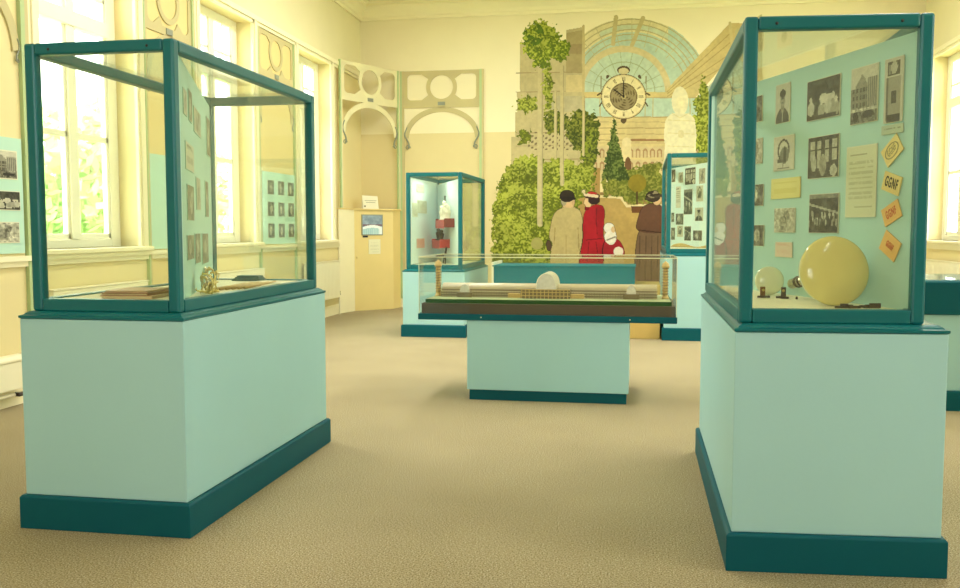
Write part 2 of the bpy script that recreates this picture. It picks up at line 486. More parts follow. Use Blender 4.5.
# ------------------------------------------------------------------ glazed showcases
def showcase(label, x0, x1, y0, y1, zp, zt, skew=0.0, panel=None, pale=False, side_panel=None, shift=(0, 0)):
    """plinth with kick base, moulding, glazed upper case and a partition set across it"""
    cx, cy = (x0 + x1) / 2, (y0 + y1) / 2
    r = thing('glass_showcase', label, 'display case', (cx, cy, 0), 0, 'tall glazed showcases')
    def wp(x, y, z):
        return (x - cx, y + skew * (x - x0) - cy, z)
    def P(b, n, m, bev=0.0):
        return b.warp(wp).build(n, m, r, bev)
    P(MB().rects(x0, x1, y0, y1, [(0, 0), (0, 0.138), (0.008, 0.147)]), 'kick_base', M['teal_dark'], 0.003)
    i = 0.02
    P(MB().rects(x0 + i, x1 - i, y0 + i, y1 - i, [(0, 0.147), (0, zp)]), 'plinth', M['mint'], 0.004)
    P(MB().rects(x0 + i, x1 - i, y0 + i, y1 - i, [(0.004, zp), (-0.004, zp + 0.005), (-0.004, zp + 0.014), (0.010, zp + 0.018), (0.016, zp + 0.024), (0.026, zp + 0.030), (0.032, zp + 0.032)]), 'moulding', M['teal'])
    j = i + 0.036
    a0, a1, b0, b1 = x0 + j + shift[0], x1 - j + shift[1], y0 + j, y1 - j
    zb = zp + 0.032; ps = 0.05
    zr = zp + 0.085
    for px, py in ((a0, b0), (a1 - ps, b0), (a1 - ps, b1 - ps), (a0, b1 - ps)):
        P(MB().box(px, px + ps, py, py + ps, zb, zt), 'post', M['teal'], 0.010)
    for (p0, p1, q0, q1) in ((a0 + ps, a1 - ps, b0, b0 + ps), (a0 + ps, a1 - ps, b1 - ps, b1), (a0, a0 + ps, b0 + ps, b1 - ps), (a1 - ps, a1, b0 + ps, b1 - ps)):
        P(MB().box(p0, p1, q0, q1, zt - ps, zt), 'top_rail', M['teal'], 0.008)
        P(MB().box(p0, p1, q0, q1, zb, zr), 'bottom_rail', M['teal'], 0.005)
    P(MB().box(a0 + ps, a1 - ps, b0 + ps, b1 - ps, zb, zp + 0.078), 'case_floor', M['cream_cloth'])
    g = ps / 2; t = 0.003
    for (p0, p1, q0, q1) in ((a0 + ps, a1 - ps, b0 + g - t, b0 + g + t), (a0 + ps, a1 - ps, b1 - g - t, b1 - g + t), (a0 + g - t, a0 + g + t, b0 + ps, b1 - ps), (a1 - g - t, a1 - g + t, b0 + ps, b1 - ps)):
        P(MB().box(p0, p1, q0, q1, zr - 0.005, zt - ps + 0.005), 'glass_pane', M['glass'])
    P(MB().box(a0 + ps - 0.01, a1 - ps + 0.01, b0 + ps - 0.01, b1 - ps + 0.01, zt - 0.016, zt - 0.010), 'glass_top', M['glass'])
    for u in (0.17, 0.83):                                     # screws in the front top rail
        x = a0 + u * (a1 - a0)
        b = MB().lathe([(0.006, 0), (0.006, 0.004)], 10, Matrix.Translation((x, b0 + 0.002, zt - 0.028)) @ Matrix.Rotation(PI / 2, 4, 'X'))
        P(b, 'screw', M['black'])
    if panel:
        (pa, pb), (qa, qb), zpt = panel
        d = Vector((qa - pa, qb - pb)); L = d.length; d /= L; nx = Vector((-d.y, d.x)) * 0.006
        b = MB().prism([(0, zp + 0.078), (L, zp + 0.078), (L, zpt), (0, zpt)],
                       lambda u, z: (pa + d.x * u + nx.x, pb + d.y * u + nx.y, z), lambda u, z: (pa + d.x * u - nx.x, pb + d.y * u - nx.y, z))
        b.warp(lambda x, y, z: (x - cx, y - cy, z)).build('display_panel', M['pale_panel' if pale else 'mint_panel'], r)
    if side_panel:
        xs, ya_, yb_ = side_panel
        P(MB().box(xs, xs + 0.012, ya_, yb_, zp + 0.078, zt - ps - 0.002), 'side_panel', M['pale_panel'])
    return r
showcase('tall teal and mint glass showcase at left with brass relic and books inside', -2.635, -1.838, 3.435, 5.20, 0.915, 2.085,
         panel=((-2.545, 5.10), (-1.915, 3.56), 2.03))
showcase('tall teal and mint glass showcase at right foreground with round picture tube inside', 0.345, 1.150, 3.455, 5.32, 0.913, 2.085, skew=0.075,
         panel=((0.40, 5.21), (1.022, 3.642), 2.035), shift=(-0.020, -0.040))
showcase('smaller teal framed glass showcase at back left with red shelves inside', -2.81, -2.01, 10.50, 12.25, 0.785, 1.975,
         panel=((-2.72, 12.12), (-2.09, 10.58), 1.90), pale=True, side_panel=(-2.725, 10.60, 12.12))
showcase('teal framed glass showcase at back right, partly behind the right foreground case', 0.29, 1.09, 10.665, 12.95, 0.985, 2.175,
         panel=((0.375, 12.40), (1.01, 10.76), 2.10), pale=True, shift=(-0.022, -0.022))

# ------------------------------------------------------------------ photographs, cards and sheets
def tone(g, lo=(46, 42, 26), hi=(226, 220, 182)):
    lo = np.array(lo) / 255; hi = np.array(hi) / 255
    return lo + (hi - lo) * np.clip(g, 0, 1)[..., None]

def picture(kind, h, w, seed):
    """grey-tone painters of old photographs; y down"""
    Y, X = np.mgrid[0:h, 0:w]; X = (X + 0.5) / w; Y = (Y + 0.5) / h
    nz = noise(h, w, 7, seed); fine = noise(h, w, 16, seed + 50, 2)
    rs = np.random.RandomState(seed)
    el = lambda cx, cy, rx, ry: ((X - cx) / rx) ** 2 + ((Y - cy) / ry) ** 2 < 1
    bx = lambda a, b, c, d: (X > a) & (X < b) & (Y > c) & (Y < d)
    if kind == 'portrait':
        g = 0.78 + 0.1 * (nz - .5)
        g[el(.5, 1.05, .48, .45)] = 0.22; g[bx(.4, .6, .55, .75)] = 0.5
        g[bx(.47, .53, .66, 1)] = 0.72
        g[el(.5, .38, .19, .2)] = 0.58; g[el(.5, .25, .21, .11)] = 0.16; g[bx(.38, .62, .38, .41)] = .35
        g[bx(.42, .58, .48, .5)] = .35
        g += 0.12 * (fine - .5)
    elif kind == 'group':
        g = 0.18 + 0.25 * (nz - .4)
        for k in range(8):
            cx = .1 + .8 * rs.rand(); cy = .42 + .25 * rs.rand()
            g[el(cx, cy + .22, .11, .18)] = rs.choice([.75, .3, .62]); g[el(cx, cy, .05, .075)] = .8
        g[el(.52, .5, .13, .13)] = .82; g[bx(.1, .9, .9, 1)] = .2
        g += .2 * (fine - .5)
    elif kind == 'building':
        g = 0.82 + 0 * nz
        roof = (Y > .12 + .9 * np.abs(X - .42)) ; g[roof] = .55
        g[bx(0, 1, .36, 1)] = .5
        for k in range(7):
            for q in range(3):
                g[bx(.06 + k * .135, .13 + k * .135, .38 + q * .12, .46 + q * .12)] = .28
        g[bx(.62, 1, .2, .72)] = .64
        for k in range(5): g[bx(.66 + k * .07, .7 + k * .07, .22, .7)] = .4
        g[bx(0, 1, .74, .78)] = .75; g[bx(0, 1, .78, 1)] = .4 
        g += (.55 * (fine - .5)) * (Y > .7) + .14 * (fine - .5)
        g[el(.68, .86, .22, .07)] = .12; g[el(.2, .88, .1, .1)] = .15
    elif kind == 'machine':
        g = 0.80 + 0 * nz
        g[bx(.12, .9, .3, .98)] = .62; g[bx(.12, .2, .3, .98)] = .4; g[bx(.14, .9, .88, .99)] = .2
        g[bx(.38, .66, .52, .7)] = .26; g[bx(.16, .86, .04, .28)] = .3; g[el(.52, .15, .18, .1)] = .74; g[el(.28, .17, .08, .08)] = .55
        g += .1 * (fine - .5)
    elif kind == 'device':
        g = 0.82 + 0 * nz
        ring = el(.5, .42, .3, .34) & ~el(.5, .42, .22, .27); g[ring] = .25
        g[el(.55, .56, .22, .25)] = .42; g[bx(.5, .62, .35, .78)] = .2; g[el(.34, .72, .15, .07)] = .3
        g[bx(.45, .5, .78, .95)] = .3; g[bx(.2, .8, .92, .95)] = .5
        g += .12 * (fine - .5)
    elif kind == 'interior':
        g = 0.2 + .2 * (nz - .5)
        for a in (.08, .3, .56, .8): g[bx(a, a + .14, .1, .55 + .3 * rs.rand())] = .75
        g[bx(0, 1, .3, .33)] = .2; g[el(.2, .65, .09, .2)] = .7; g[el(.5, .7, .12, .26)] = .62; g[el(.85, .85, .12, .14)] = .8
        g += .35 * (fine - .5)
    elif kind == 'crowd':
        g = 0.2 + .3 * (nz - .5)
        for k in range(18): g[el(rs.rand(), .5 + .3 * rs.rand(), .03, .09)] = .45 + .4 * rs.rand()
        g[np.abs(Y - (.25 + .25 * X)) < .03] = .7; g[bx(0, 1, .0, .1)] = .5
        g += .3 * (fine - .5)
    elif kind == 'sketch':
        g = .72 + .5 * (fine - .5) + .3 * (nz - .5)
        g[el(.45, .6, .2, .3)] -= .18; g[el(.6, .3, .14, .2)] -= .2
    elif kind == 'sheet':
        g = .9 + 0 * nz
        ln = ((Y * 34) % 1 < .45) & (X > .1) & (X < .9) & (Y > .2) & (Y < .8) & (fine > .3); g[ln] = .68
        g[bx(.12, .7, .1, .13)] = .45; g[bx(.3, .9, .86, .875)] = .6
    elif kind == 'photoblock':
        g = .35 + .7 * (nz - .5) + .4 * (fine - .5)
        g[el(.4 + .2 * rs.rand(), .5, .2, .3)] += .35
    else:
        g = .5 + .8 * (nz - .5)
    return g

class Plane:
    """an upright surface: local x along it, local -y towards the viewer"""
    def __init__(s, p, q, off=0.0065):
        s.p = Vector(p); d = Vector((q[0] - p[0], q[1] - p[1])); s.len = d.length
        s.d = d.normalized(); s.ang = math.atan2(s.d.y, s.d.x)
        s.n = Vector((math.sin(s.ang), -math.cos(s.ang))); s.off = off
    def loc(s, u, z):
        a = s.p + s.d * u + s.n * s.off
        return (a.x, a.y, z)

def print_on(pl, u0, u1, z0, z1, kind, label, seed, cat='photograph', group=None, name='mounted_photograph', cell=0.006, border=0.012,
             lo=(24, 22, 14), hi=(238, 234, 204), paper='photo_paper', split=True, tilt=0.0, shear=0.0):
    """paper print fixed flat to a panel"""
    u0, u1 = sorted((u0, u1)); z0, z1 = sorted((z0, z1))
    w, h = u1 - u0, z1 - z0
    loc = pl.loc((u0 + u1) / 2, (z0 + z1) / 2)
    b = MB().box(-w / 2, w / 2, -0.0035, 0.0, -h / 2, h / 2)
    o = b.build(name, M[paper]); o.location = loc; o.rotation_euler = (0, tilt, pl.ang)
    tag(o, label, cat, group)
    nw, nh = max(6, int(w / cell)), max(6, int(h / cell))
    img = tone(picture(kind, nh, nw, seed), lo, hi)
    m = border * min(w, h)
    def place(uu, vv):
        return np.stack([-w / 2 + m + uu * (w - 2 * m), np.full_like(uu, -0.0042), h / 2 - m - vv * (h - 2 * m)], 1)
    grid('image', img, np.ones((nh, nw), bool), place, o, M['print'])
    return o

PR = Plane((0.40, 5.21), (1.005, 3.68), 0.0065)
k = 1.0
def R(u0, u1, z0, z1, kind, label, seed, **kw):
    return print_on(PR, u0, u1, z0, z1, kind, label, seed, group='prints on the right foreground showcase panel', **kw)
R(0.423, 0.564, 1.962, 1.833, 'photoblock', 'dark photo half hidden by the post, highest in the leftmost column', 11)
R(0.691, 0.820, 1.986, 1.802, 'portrait', 'black and white portrait photo of a man in a dark jacket', 12)
R(0.963, 1.216, 1.960, 1.782, 'group', 'dark photo of a group of people, widest in the top row', 13)
R(1.292, 1.470, 1.960, 1.730, 'building', 'tall photo of a large building with windows and traffic in front', 14)
R(1.509, 1.622, 1.960, 1.712, 'machine', 'tall photo of a pale machine cabinet with a dark square in its middle', 15)
R(1.500, 1.628, 1.704, 1.669, 'sheet', 'small white caption strip below the machine cabinet photo', 16, cat='caption', name='caption_strip', hi=(200, 214, 180))
R(0.430, 0.573, 1.752, 1.626, 'sketch', 'half hidden photo beside the device photo, second in the leftmost column', 17)
R(0.683, 0.865, 1.740, 1.577, 'device', 'photo of a rounded device with a looped handle on pale ground', 18)
R(0.983, 1.219, 1.708, 1.524, 'interior', 'dark photo of people before tall bright windows, middle of the right showcase', 19)
R(1.275, 1.477, 1.641, 1.348, 'sheet', 'long white typed sheet on the right showcase panel', 20, cat='paper', name='typed_sheet', lo=(120, 120, 90), hi=(222, 224, 184), border=0.02)
R(0.667, 0.924, 1.541, 1.444, 'sheet', 'wide yellow printed ticket on the right showcase panel', 21, cat='ticket', name='printed_ticket', paper='cardY', lo=(190, 170, 70), hi=(232, 222, 140))
R(0.442, 0.592, 1.523, 1.416, 'photoblock', 'half hidden photo beside the yellow ticket, third in the leftmost column', 22)
R(1.003, 1.228, 1.455, 1.282, 'crowd', 'dark photo of a crowd under a sloping rail, above the big round tube', 23)
R(0.702, 0.888, 1.399, 1.283, 'sketch', 'pale faded photo of figures below the yellow ticket', 24)
R(0.451, 0.606, 1.320, 1.215, 'photoblock', 'half hidden photo nearest the small tube, bottom of the leftmost column', 25)
R(0.718, 0.869, 1.238, 1.166, 'sheet', 'small faded pink printed slip above the small tube', 26, cat='paper', name='printed_slip', lo=(214, 160, 140), hi=(226, 206, 176))

def card(uc, zc, w, h, tilt, paper, label, txt, ink, seal=False, size=0.06):
    loc = PR.loc(uc * k, zc)
    o = MB().box(-w / 2, w / 2, -0.004, 0, -h / 2, h / 2).build('lettered_card', M[paper])
    o.location = loc; o.rotation_euler = (0, tilt, PR.ang)
    tag(o, label, 'card', 'tilted lettered cards on the right showcase panel')
    if seal:
        n = 40
        inn = [(0.040 * math.cos(2 * PI * i / n), 0.024 * math.sin(2 * PI * i / n)) for i in range(n)]
        out = [(0.044 * math.cos(2 * PI * i / n), 0.027 * math.sin(2 * PI * i / n)) for i in range(n)]
        MB().strip(inn, out, lambda x, z: (x, -0.004, z), lambda x, z: (x, -0.0048, z), True).build('oval_emblem', M[ink], o)
    cu = bpy.data.curves.new('lettering', 'FONT'); cu.body = txt; cu.size = size; cu.align_x = 'CENTER'; cu.align_y = 'CENTER'
    cu.extrude = 0.0004; cu.offset = 0.0012 if not seal else 0.0; cu.space_character = 1.25
    t = bpy.data.objects.new('lettering', cu); COL.objects.link(t); t.parent = o
    t.location = (0, -0.0048, 0); t.rotation_euler = (PI / 2, 0, 0); t.scale = (0.45, 1, 1)
    cu.materials.append(M[ink])
    me = bpy.data.meshes.new_from_object(t); me.name = 'lettering'
    t2 = bpy.data.objects.new('lettering_mesh', me); COL.objects.link(t2); t2.parent = o
    t2.location = t.location; t2.rotation_euler = t.rotation_euler; t2.scale = t.scale
    bpy.data.objects.remove(t); bpy.data.curves.remove(cu); t2.name = 'lettering'
card(1.568, 1.604, .112, .078, -0.62, 'cardY', 'pale yellow tilted card with a grey oval emblem, topmost of four cards', 'GGNF', 'inkgrey', True, 0.04)
card(1.572, 1.477, .108, .074, 0.30, 'cardY', 'yellow tilted card with bold black letters GGNF', 'GGNF', 'ink', size=0.056)
card(1.576, 1.362, .106, .072, -0.42, 'cardO', 'orange tilted card with red letters GGNF', 'GGNF', 'inkred', size=0.046)
card(1.574, 1.234, .106, .084, 0.52, 'cardO', 'orange tilted card with small faint red lettering, lowest of four cards', 'GGNF', 'inkred', size=0.034)

# prints in the left showcase (seen through the glass at a grazing angle)
PL = Plane((-1.915, 3.56), (-2.545, 5.10), 0.0065)
kl = PL.len / 1.7123
lab = ['narrow', 'small dark', 'square', 'tall', 'pale wide', 'slim', 'dark upright', 'narrow grey', 'tall grey', 'brown toned', 'square grey']
LP = [(.130, .287, 1.916, 1.804, 'sketch', 'pale print by the near post, top left on the left showcase panel'),
      (.366, .525, 1.944, 1.800, 'photoblock', 'dark upright photo, second from left in the top row on the left showcase panel'),
      (.619, .993, 1.899, 1.775, 'sketch', 'wide brownish photo in the top row on the left showcase panel'),
      (1.384, 1.640, 1.940, 1.721, 'photoblock', 'tall dark photo at the far top end of the left showcase panel'),
      (.180, .560, 1.692, 1.567, 'sheet', 'wide pale sheet below the top row on the left showcase panel'),
      (.664, .891, 1.558, 1.395, 'sketch', 'pale upright photo in the middle of the left showcase panel'),
      (.211, .520, 1.502, 1.338, 'photoblock', 'grey photo at the near end of the middle row on the left showcase panel'),
      (1.207, 1.412, 1.567, 1.366, 'photoblock', 'dark slim photo at the far end of the middle row on the left showcase panel'),
      (.165, .467, 1.273, 1.160, 'photoblock', 'grey photo at the near end of the bottom row on the left showcase panel'),
      (.540, .817, 1.279, 1.130, 'photoblock', 'grey photo in the middle of the bottom row on the left showcase panel'),
      (.947, 1.332, 1.277, 1.113, 'photoblock', 'grey photo at the far end of the bottom row on the left showcase panel')]
for i, (a, b_, c, d, kd, lb) in enumerate(LP):
    print_on(PL, a * kl, b_ * kl, c, d, kd, lb, 40 + i, group='prints on the left foreground showcase panel', cell=0.01, lo=(78, 80, 64), hi=(206, 214, 190), paper='mint_panel')

# prints in the back right showcase
PG = Plane((0.375, 12.40), (1.01, 10.76), 0.0065)
kg = PG.len / 1.7808
GP = [(.181, .299, 2.08, 1.915, 'photoblock', 'dark narrow photo at the top left in the back right showcase'),
      (.403, .544, 2.03, 1.896, 'sketch', 'pale photo beside the dark narrow one in the back right showcase'),
      (.610, .921, 2.07, 1.858, 'interior', 'large dark photo at the top middle in the back right showcase'),
      (1.025, 1.202, 2.04, 1.852, 'sketch', 'pale photo at the top right in the back right showcase'),
      (.327, .481, 1.851, 1.573, 'sheet', 'tall pale sheet with a dark dot in the back right showcase'),
      (.584, .844, 1.802, 1.483, 'crowd', 'tall dark photo in the centre of the back right showcase'),
      (.956, 1.150, 1.833, 1.638, 'device', 'pale photo with a small figure, right of the tall dark centre photo'),
      (.924, 1.160, 1.563, 1.398, 'portrait', 'dark photo below the pale figure photo in the back right showcase'),
      (.337, .576, 1.500, 1.355, 'photoblock', 'grey photo below the tall pale sheet in the back right showcase'),
      (.190, .284, 1.516, 1.393, 'photoblock', 'narrow half hidden photo by the left post, middle height, back right showcase'),
      (.190, .315, 1.319, 1.159, 'photoblock', 'narrow half hidden photo by the left post, lowest, back right showcase'),
      (.384, .570, 1.343, 1.198, 'device', 'pale photo with a dark spot in the lowest row of the back right showcase'),
      (.616, .817, 1.335, 1.152, 'crowd', 'dark upright photo in the lowest row of the back right showcase'),
      (.882, 1.140, 1.283, 1.156, 'photoblock', 'wide speckled photo at the right end of the lowest row, back right showcase')]
for i, (a, b_, c, d, kd, lb) in enumerate(GP):
    print_on(PG, a * kg, b_ * kg, c, d, kd, lb, 70 + i, group='prints in the back right showcase', cell=0.012)

# prints in the back left showcase
PF = Plane((-2.713, 10.60), (-2.713, 12.12), 0.002)
FP = [(.36, .86, 1.66, 1.50, 'sketch', 'framed square drawing on the left side panel of the back left showcase'),
      (.10, .36, 1.62, 1.45, 'sheet', 'pale sheet left of the framed drawing in the back left showcase'),
      (.30, .72, 1.18, 1.06, 'sheet', 'pinkish printed slip low on the left side panel of the back left showcase'),
      (.32, .70, 1.86, 1.76, 'sheet', 'pale sheet above the framed drawing in the back left showcase')]
for i, (a, b_, c, d, kd, lb) in enumerate(FP):
    kw = dict(lo=(220, 120, 100), hi=(236, 196, 170)) if 'pinkish' in lb else dict(lo=(150, 150, 110), hi=(214, 224, 196))
    print_on(PF, a, b_, c, d, kd, lb, 90 + i, cat='paper', name='pinned_sheet', group='sheets in the back left showcase', cell=0.015, **kw)

# ------------------------------------------------------------------ objects inside the right showcase
def axis_mtx(loc, d):
    return Matrix.Translation(loc) @ Vector((0, 0, 1)).rotation_difference(Vector(d)).to_matrix().to_4x4()
FZ = 0.913 + 0.05 + 0.0292
def picture_tube(loc, d, rad, label, face, neck):
    t = thing('cathode_ray_tube', label, 'picture tube', loc, 0, 'old picture tubes in the right showcase')
    m = axis_mtx((0, 0, 0), d)
    pr = [(0.001, 0.34 * rad)]
    for a in range(8, 91, 8):
        pr.append((rad * math.sin(math.radians(a)), rad * 0.34 * math.cos(math.radians(a))))
    pr += [(rad, -0.02 * rad)]
    MB().lathe(pr[::-1], 48, m).build('face', M[face], t)
    MB().lathe([(0.2 * rad, -1.55 * rad), (0.26 * rad, -1.35 * rad), (0.62 * rad, -0.75 * rad), (0.93 * rad, -0.28 * rad), (1.0 * rad, -0.02 * rad)], 48, m).build('funnel', M['milky'], t)
    MB().lathe([(0.165 * rad, -neck * rad), (0.17 * rad, -1.5 * rad)], 20, m).build('neck', M['silver'], t)
    b = MB()
    for q in range(4):
        z = -(1.75 + q * (neck - 1.9) / 4) * rad
        b.lathe([(0.172 * rad, z), (0.185 * rad, z + 0.03 * rad), (0.185 * rad, z + 0.1 * rad), (0.172 * rad, z + 0.13 * rad)], 20, m)
    b.build('neck_ring', M['dark'], t)
    return t
picture_tube((0.778, 3.80, FZ + 0.1405), (0.22, -0.95, 0.18), 0.141, 'large round picture tube with pale yellow face resting on the case floor', 'phosphor', 3.0)
picture_tube((0.606, 4.36, FZ + 0.068), (0.05, -0.98, 0.12), 0.066, 'small round picture tube with pale green face behind dark clips at left', 'milky', 2.2)
def clip(x, y, rz, label, m):
    t = thing('tube_clip', label, 'metal clip', (x, y, FZ), rz, 'metal tube clips in the right showcase')
    MB().box(-.012, .012, -.010, .010, 0, .005).box(-.011, .011, -.004, .006, .005, .050).build('bracket', M[m], t, 0.002)
    MB().tube([(-.03, -.02, .006), (-.012, -.022, .007), (.006, -.018, .006), (.022, -.03, .006)], 0.005, 6).build('wire', M['dark'], t)
    MB().lathe([(.006, .0), (.006, .006)], 10, axis_mtx((0, -.004, .035), (0, -1, 0))).build('screw', M['brass'], t)
clip(0.555, 4.19, 0.2, 'rusty upright metal clip at the far left on the case floor', 'rust')
clip(0.640, 4.16, -0.2, 'dark upright metal clip between the small and the large tube', 'dark')
def fragment(x, y, label, seed, n_):
    rs = random.Random(seed)
    b = MB()
    for q in range(n_):
        a = rs.uniform(-.25, .25); l = rs.uniform(.012, .026); xx = rs.uniform(-.028, .028); yy = rs.uniform(-.012, .012)
        c, s = math.cos(a), math.sin(a); w = .0035
        b.prism([(-l, -w), (l, -w), (l * .8, w), (-l, w)], lambda u, v: (xx + u * c - v * s, yy + u * s + v * c, 0), lambda u, v: (xx + u * c - v * s, yy + u * s + v * c, .004 + .003 * q))
    o = b.build('metal_fragment', M['dark']); o.location = (x, y, FZ); o.rotation_euler = (0, 0, 0.05)
    tag(o, label, 'fragment', 'dark fragments at the front of the right showcase')
fragment(0.812, 3.695, 'dark metal fragment on the case floor right below the large tube', 5, 5)
fragment(0.895, 3.715, 'longer dark metal fragment lying right of the one below the large tube', 6, 6)
b = MB().lathe([(.004, 0), (.006, .004), (.003, .012)], 8)
o = b.build('small_stud', M['dark']); o.location = (0.690, 4.12, FZ); tag(o, 'tiny dark stud between the clip and the large tube', 'stud')

# ------------------------------------------------------------------ objects inside the left showcase
LZ = 0.915 + 0.05 + 0.0292
def tangle():
    t = thing('brass_relic', 'tangled brass and crystal relic beside the near post in the left showcase', 'relic', (-2.012, 4.0, LZ), 0.27)
    t.scale = (.80, 1.0, 1.2)
    rs = random.Random(3)
    lim = lambda p: (max(-.044, min(.044, p[0])), max(-.15, min(.15, p[1])), max(.006, min(.135, p[2])))
    for q in range(26):
        c0 = Vector((rs.uniform(-.02, .02), rs.gauss(0, .05), rs.uniform(.02, .07)))
        ax = Vector((rs.gauss(0, .5), rs.gauss(0, 1), rs.gauss(0, 1))).normalized(); u = ax.orthogonal().normalized(); w_ = ax.cross(u)
        r0 = rs.uniform(.025, .06); ph = rs.uniform(0, 6); sw_ = rs.uniform(1.6, 3.4)
        MB().tube([lim(c0 + (u * math.cos(ph + i / 13 * sw_) + w_ * math.sin(ph + i / 13 * sw_)) * r0) for i in range(14)], .0044, 6, .0028).build('curved_arm', M['brass'], t)
    for q in range(8):
        a = 2 * PI * q / 8 + .3
        MB().tube([lim((0, 0, .05)), lim((.03 * math.cos(a), .07 * math.sin(a), .035)), lim((.044 * math.cos(a), .145 * math.sin(a), .007))], .005, 6, .002).build('leaf_spike', M['brass'], t)
    for q in range(9):
        p = Vector((rs.uniform(-.024, .024), rs.gauss(0, .035), rs.uniform(.03, .09))); r_ = rs.uniform(.010, .019)
        MB().lathe([(.001, -r_), (r_ * .7, -r_ * .7), (r_, 0), (r_ * .7, r_ * .7), (.001, r_)], 8, Matrix.Translation(p)).build('crystal_drop', M['silver'], t)
tangle()
def book(x, y, z, w, d, h, rz, cover, label):
    t = thing('old_book', label, 'book', (x, y, z), rz, 'books in the left showcase')
    MB().box(-w / 2, w / 2, -d / 2, d / 2, 0, .003).box(-w / 2, w / 2, -d / 2, d / 2, h - .003, h).box(w / 2 - .003, w / 2, -d / 2, d / 2, .003, h - .003).build('cover', M[cover], t)
    MB().box(-w / 2 + .006, w / 2 - .003, -d / 2 + .006, d / 2 - .006, .003, h - .003).build('pages', M['pages'], t)
book(-2.215, 3.725, LZ, .23, .28, .014, 0.15, 'bookB', 'rose covered book lying at the bottom of the stack in the left showcase')
book(-2.22, 3.73, LZ + .0145, .22, .26, .012, 0.05, 'bookA', 'brown covered book lying in the middle of the stack in the left showcase')
book(-2.225, 3.735, LZ + .027, .19, .24, .008, 0.12, 'bookB', 'thin rose covered book lying on top of the stack in the left showcase')
for i in range(6):
    a = 1.57
    x0, y0 = -2.085 + i * .019, 4.16 + i * .03
    L_ = .5 + .03 * (i % 3)
    o = MB().tube([(0, 0, 0), (math.cos(a + .12) * L_, math.sin(a + .12) * L_, 0)], .007, 6, .005).build('wooden_stick', M['stick'])
    o.location = (x0 + .015, y0, LZ + .007 + .002 * 0)
    tag(o, 'thin pale wooden stick lying beside the brass relic in the left showcase', 'stick', 'bundle of wooden sticks in the left showcase')
def sheet(x, y, w, d, rz, label, z=LZ):
    o = MB().box(-w / 2, w / 2, -d / 2, d / 2, 0, .003).build('paper_sheet', M['paper']); o.location = (x, y, z); o.rotation_euler = (0, 0, rz)
    tag(o, label, 'paper', 'loose papers in the left showcase')
sheet(-1.985, 4.83, .12, .16, .2, 'white paper lying near the far right corner of the left showcase floor')
sheet(-2.12, 4.93, .13, .15, -.3, 'white paper lying beside the dark teal cloth in the left showcase')
b = MB(); 
for q in range(4):
    b.box(-.09 + .008 * q, .09 - .006 * q, -.05 + .006 * q, .05 - .003 * q, .008 * q, .008 * q + .007)
o = b.build('folded_cloth', M['tealcloth'], None, 0.003); o.location = (-2.27, 5.02, LZ); tag(o, 'small folded dark teal cloth at the rear of the left showcase', 'cloth')

# ------------------------------------------------------------------ back left showcase contents
QF = Plane((-2.72, 12.12), (-2.09, 10.58), 0.0065)
QL = QF.len
FB = 0.785 + 0.05 + 0.0292
def on_panel(pl, u, z, off):
    a = pl.p + pl.d * u + pl.n * off
    return (a.x, a.y, z)
def red_shelf(u, z, w, label, m1, m2, dp=.13):
    t = thing('red_shelf', label, 'shelf', on_panel(QF, u, z, 0.0066), QF.ang, 'red shelves in the back left showcase')
    MB().box(-w / 2, w / 2, -dp, 0, .0, .012).build('shelf_board', M[m1], t)
    b = MB()
    n_ = 7
    pts = [(-w / 2, .0), (w / 2, .0)]
    low = []
    for i in range(n_ * 6 + 1):
        low.append((w / 2 - w * i / (n_ * 6), -.07 - .025 * abs(math.sin(i / 6 * PI))))
    b.prism(([(-w / 2, .012)] + low[::-1] + [(w / 2, .012)]), lambda x, zz: (x, -dp, zz), lambda x, zz: (x, -dp - .004, zz))
    b.build('scalloped_front', M[m2], t)
    for s in (-1, 1):
        MB().box(s * w / 2 - .004, s * w / 2 + .004, -dp, 0, -.08, .03).build('end_bracket', M[m1], t)
    return t
red_shelf(QL - .66, 1.40, .62, 'upper red scalloped shelf on the panel of the back left showcase', 'darkred', 'red')
red_shelf(QL - .97, 1.14, .60, 'lower red scalloped shelf on the panel of the back left showcase', 'red', 'red')
def figurine(u, z, h, label, m, off=.07):
    p = on_panel(QF, u, z, off)
    o = MB().lathe([(.04, 0), (.043, .01), (.022, .02), (.03, h * .4), (.036, h * .6), (.016, h * .72), (.026, h * .82), (.024, h * .92), (.003, h)], 14).build('figurine', M[m])
    o.location = p; tag(o, label, 'figurine', 'small figurines on the red shelves')
for i, (u, h) in enumerate(((.42, .18), (.56, .21), (.72, .25), (.90, .19))):
    figurine(QL - u, 1.4125, h, ['pale figurine nearest the glass on the upper red shelf', 'pale figurine second from the glass on the upper red shelf',
                           'tallest pale figurine on the upper red shelf', 'pale figurine furthest inside on the upper red shelf'][i], 'paper')
figurine(QL - .92, 1.1525, .14, 'black figurine on the lower red shelf, nearer the glass', 'black')
figurine(QL - 1.16, 1.1525, .16, 'black figurine on the lower red shelf, further inside', 'black')
def easel(u, label):
    t = thing('miniature_easel', label, 'stand', on_panel(QF, u, FB, .07), QF.ang)
    for s in (-1, 1):
        MB().tube([(s * .07, -.03, .004), (s * .008, 0, .21)], .009, 6).build('leg', M['black'], t)
    MB().box(-.05, .05, -.016, -.004, .08, .095).build('crossbar', M['black'], t)
easel(QL - .56, 'black miniature A shaped stand on the floor of the back left showcase')
o = MB().box(-.014, .014, -.012, 0, 0, .28).build('black_rod', M['black']); o.location = on_panel(QF, QL - .98, 1.45, .0067); o.rotation_euler = (0, 0, QF.ang)
tag(o, 'black upright rod fixed above the shelves in the back left showcase', 'rod')

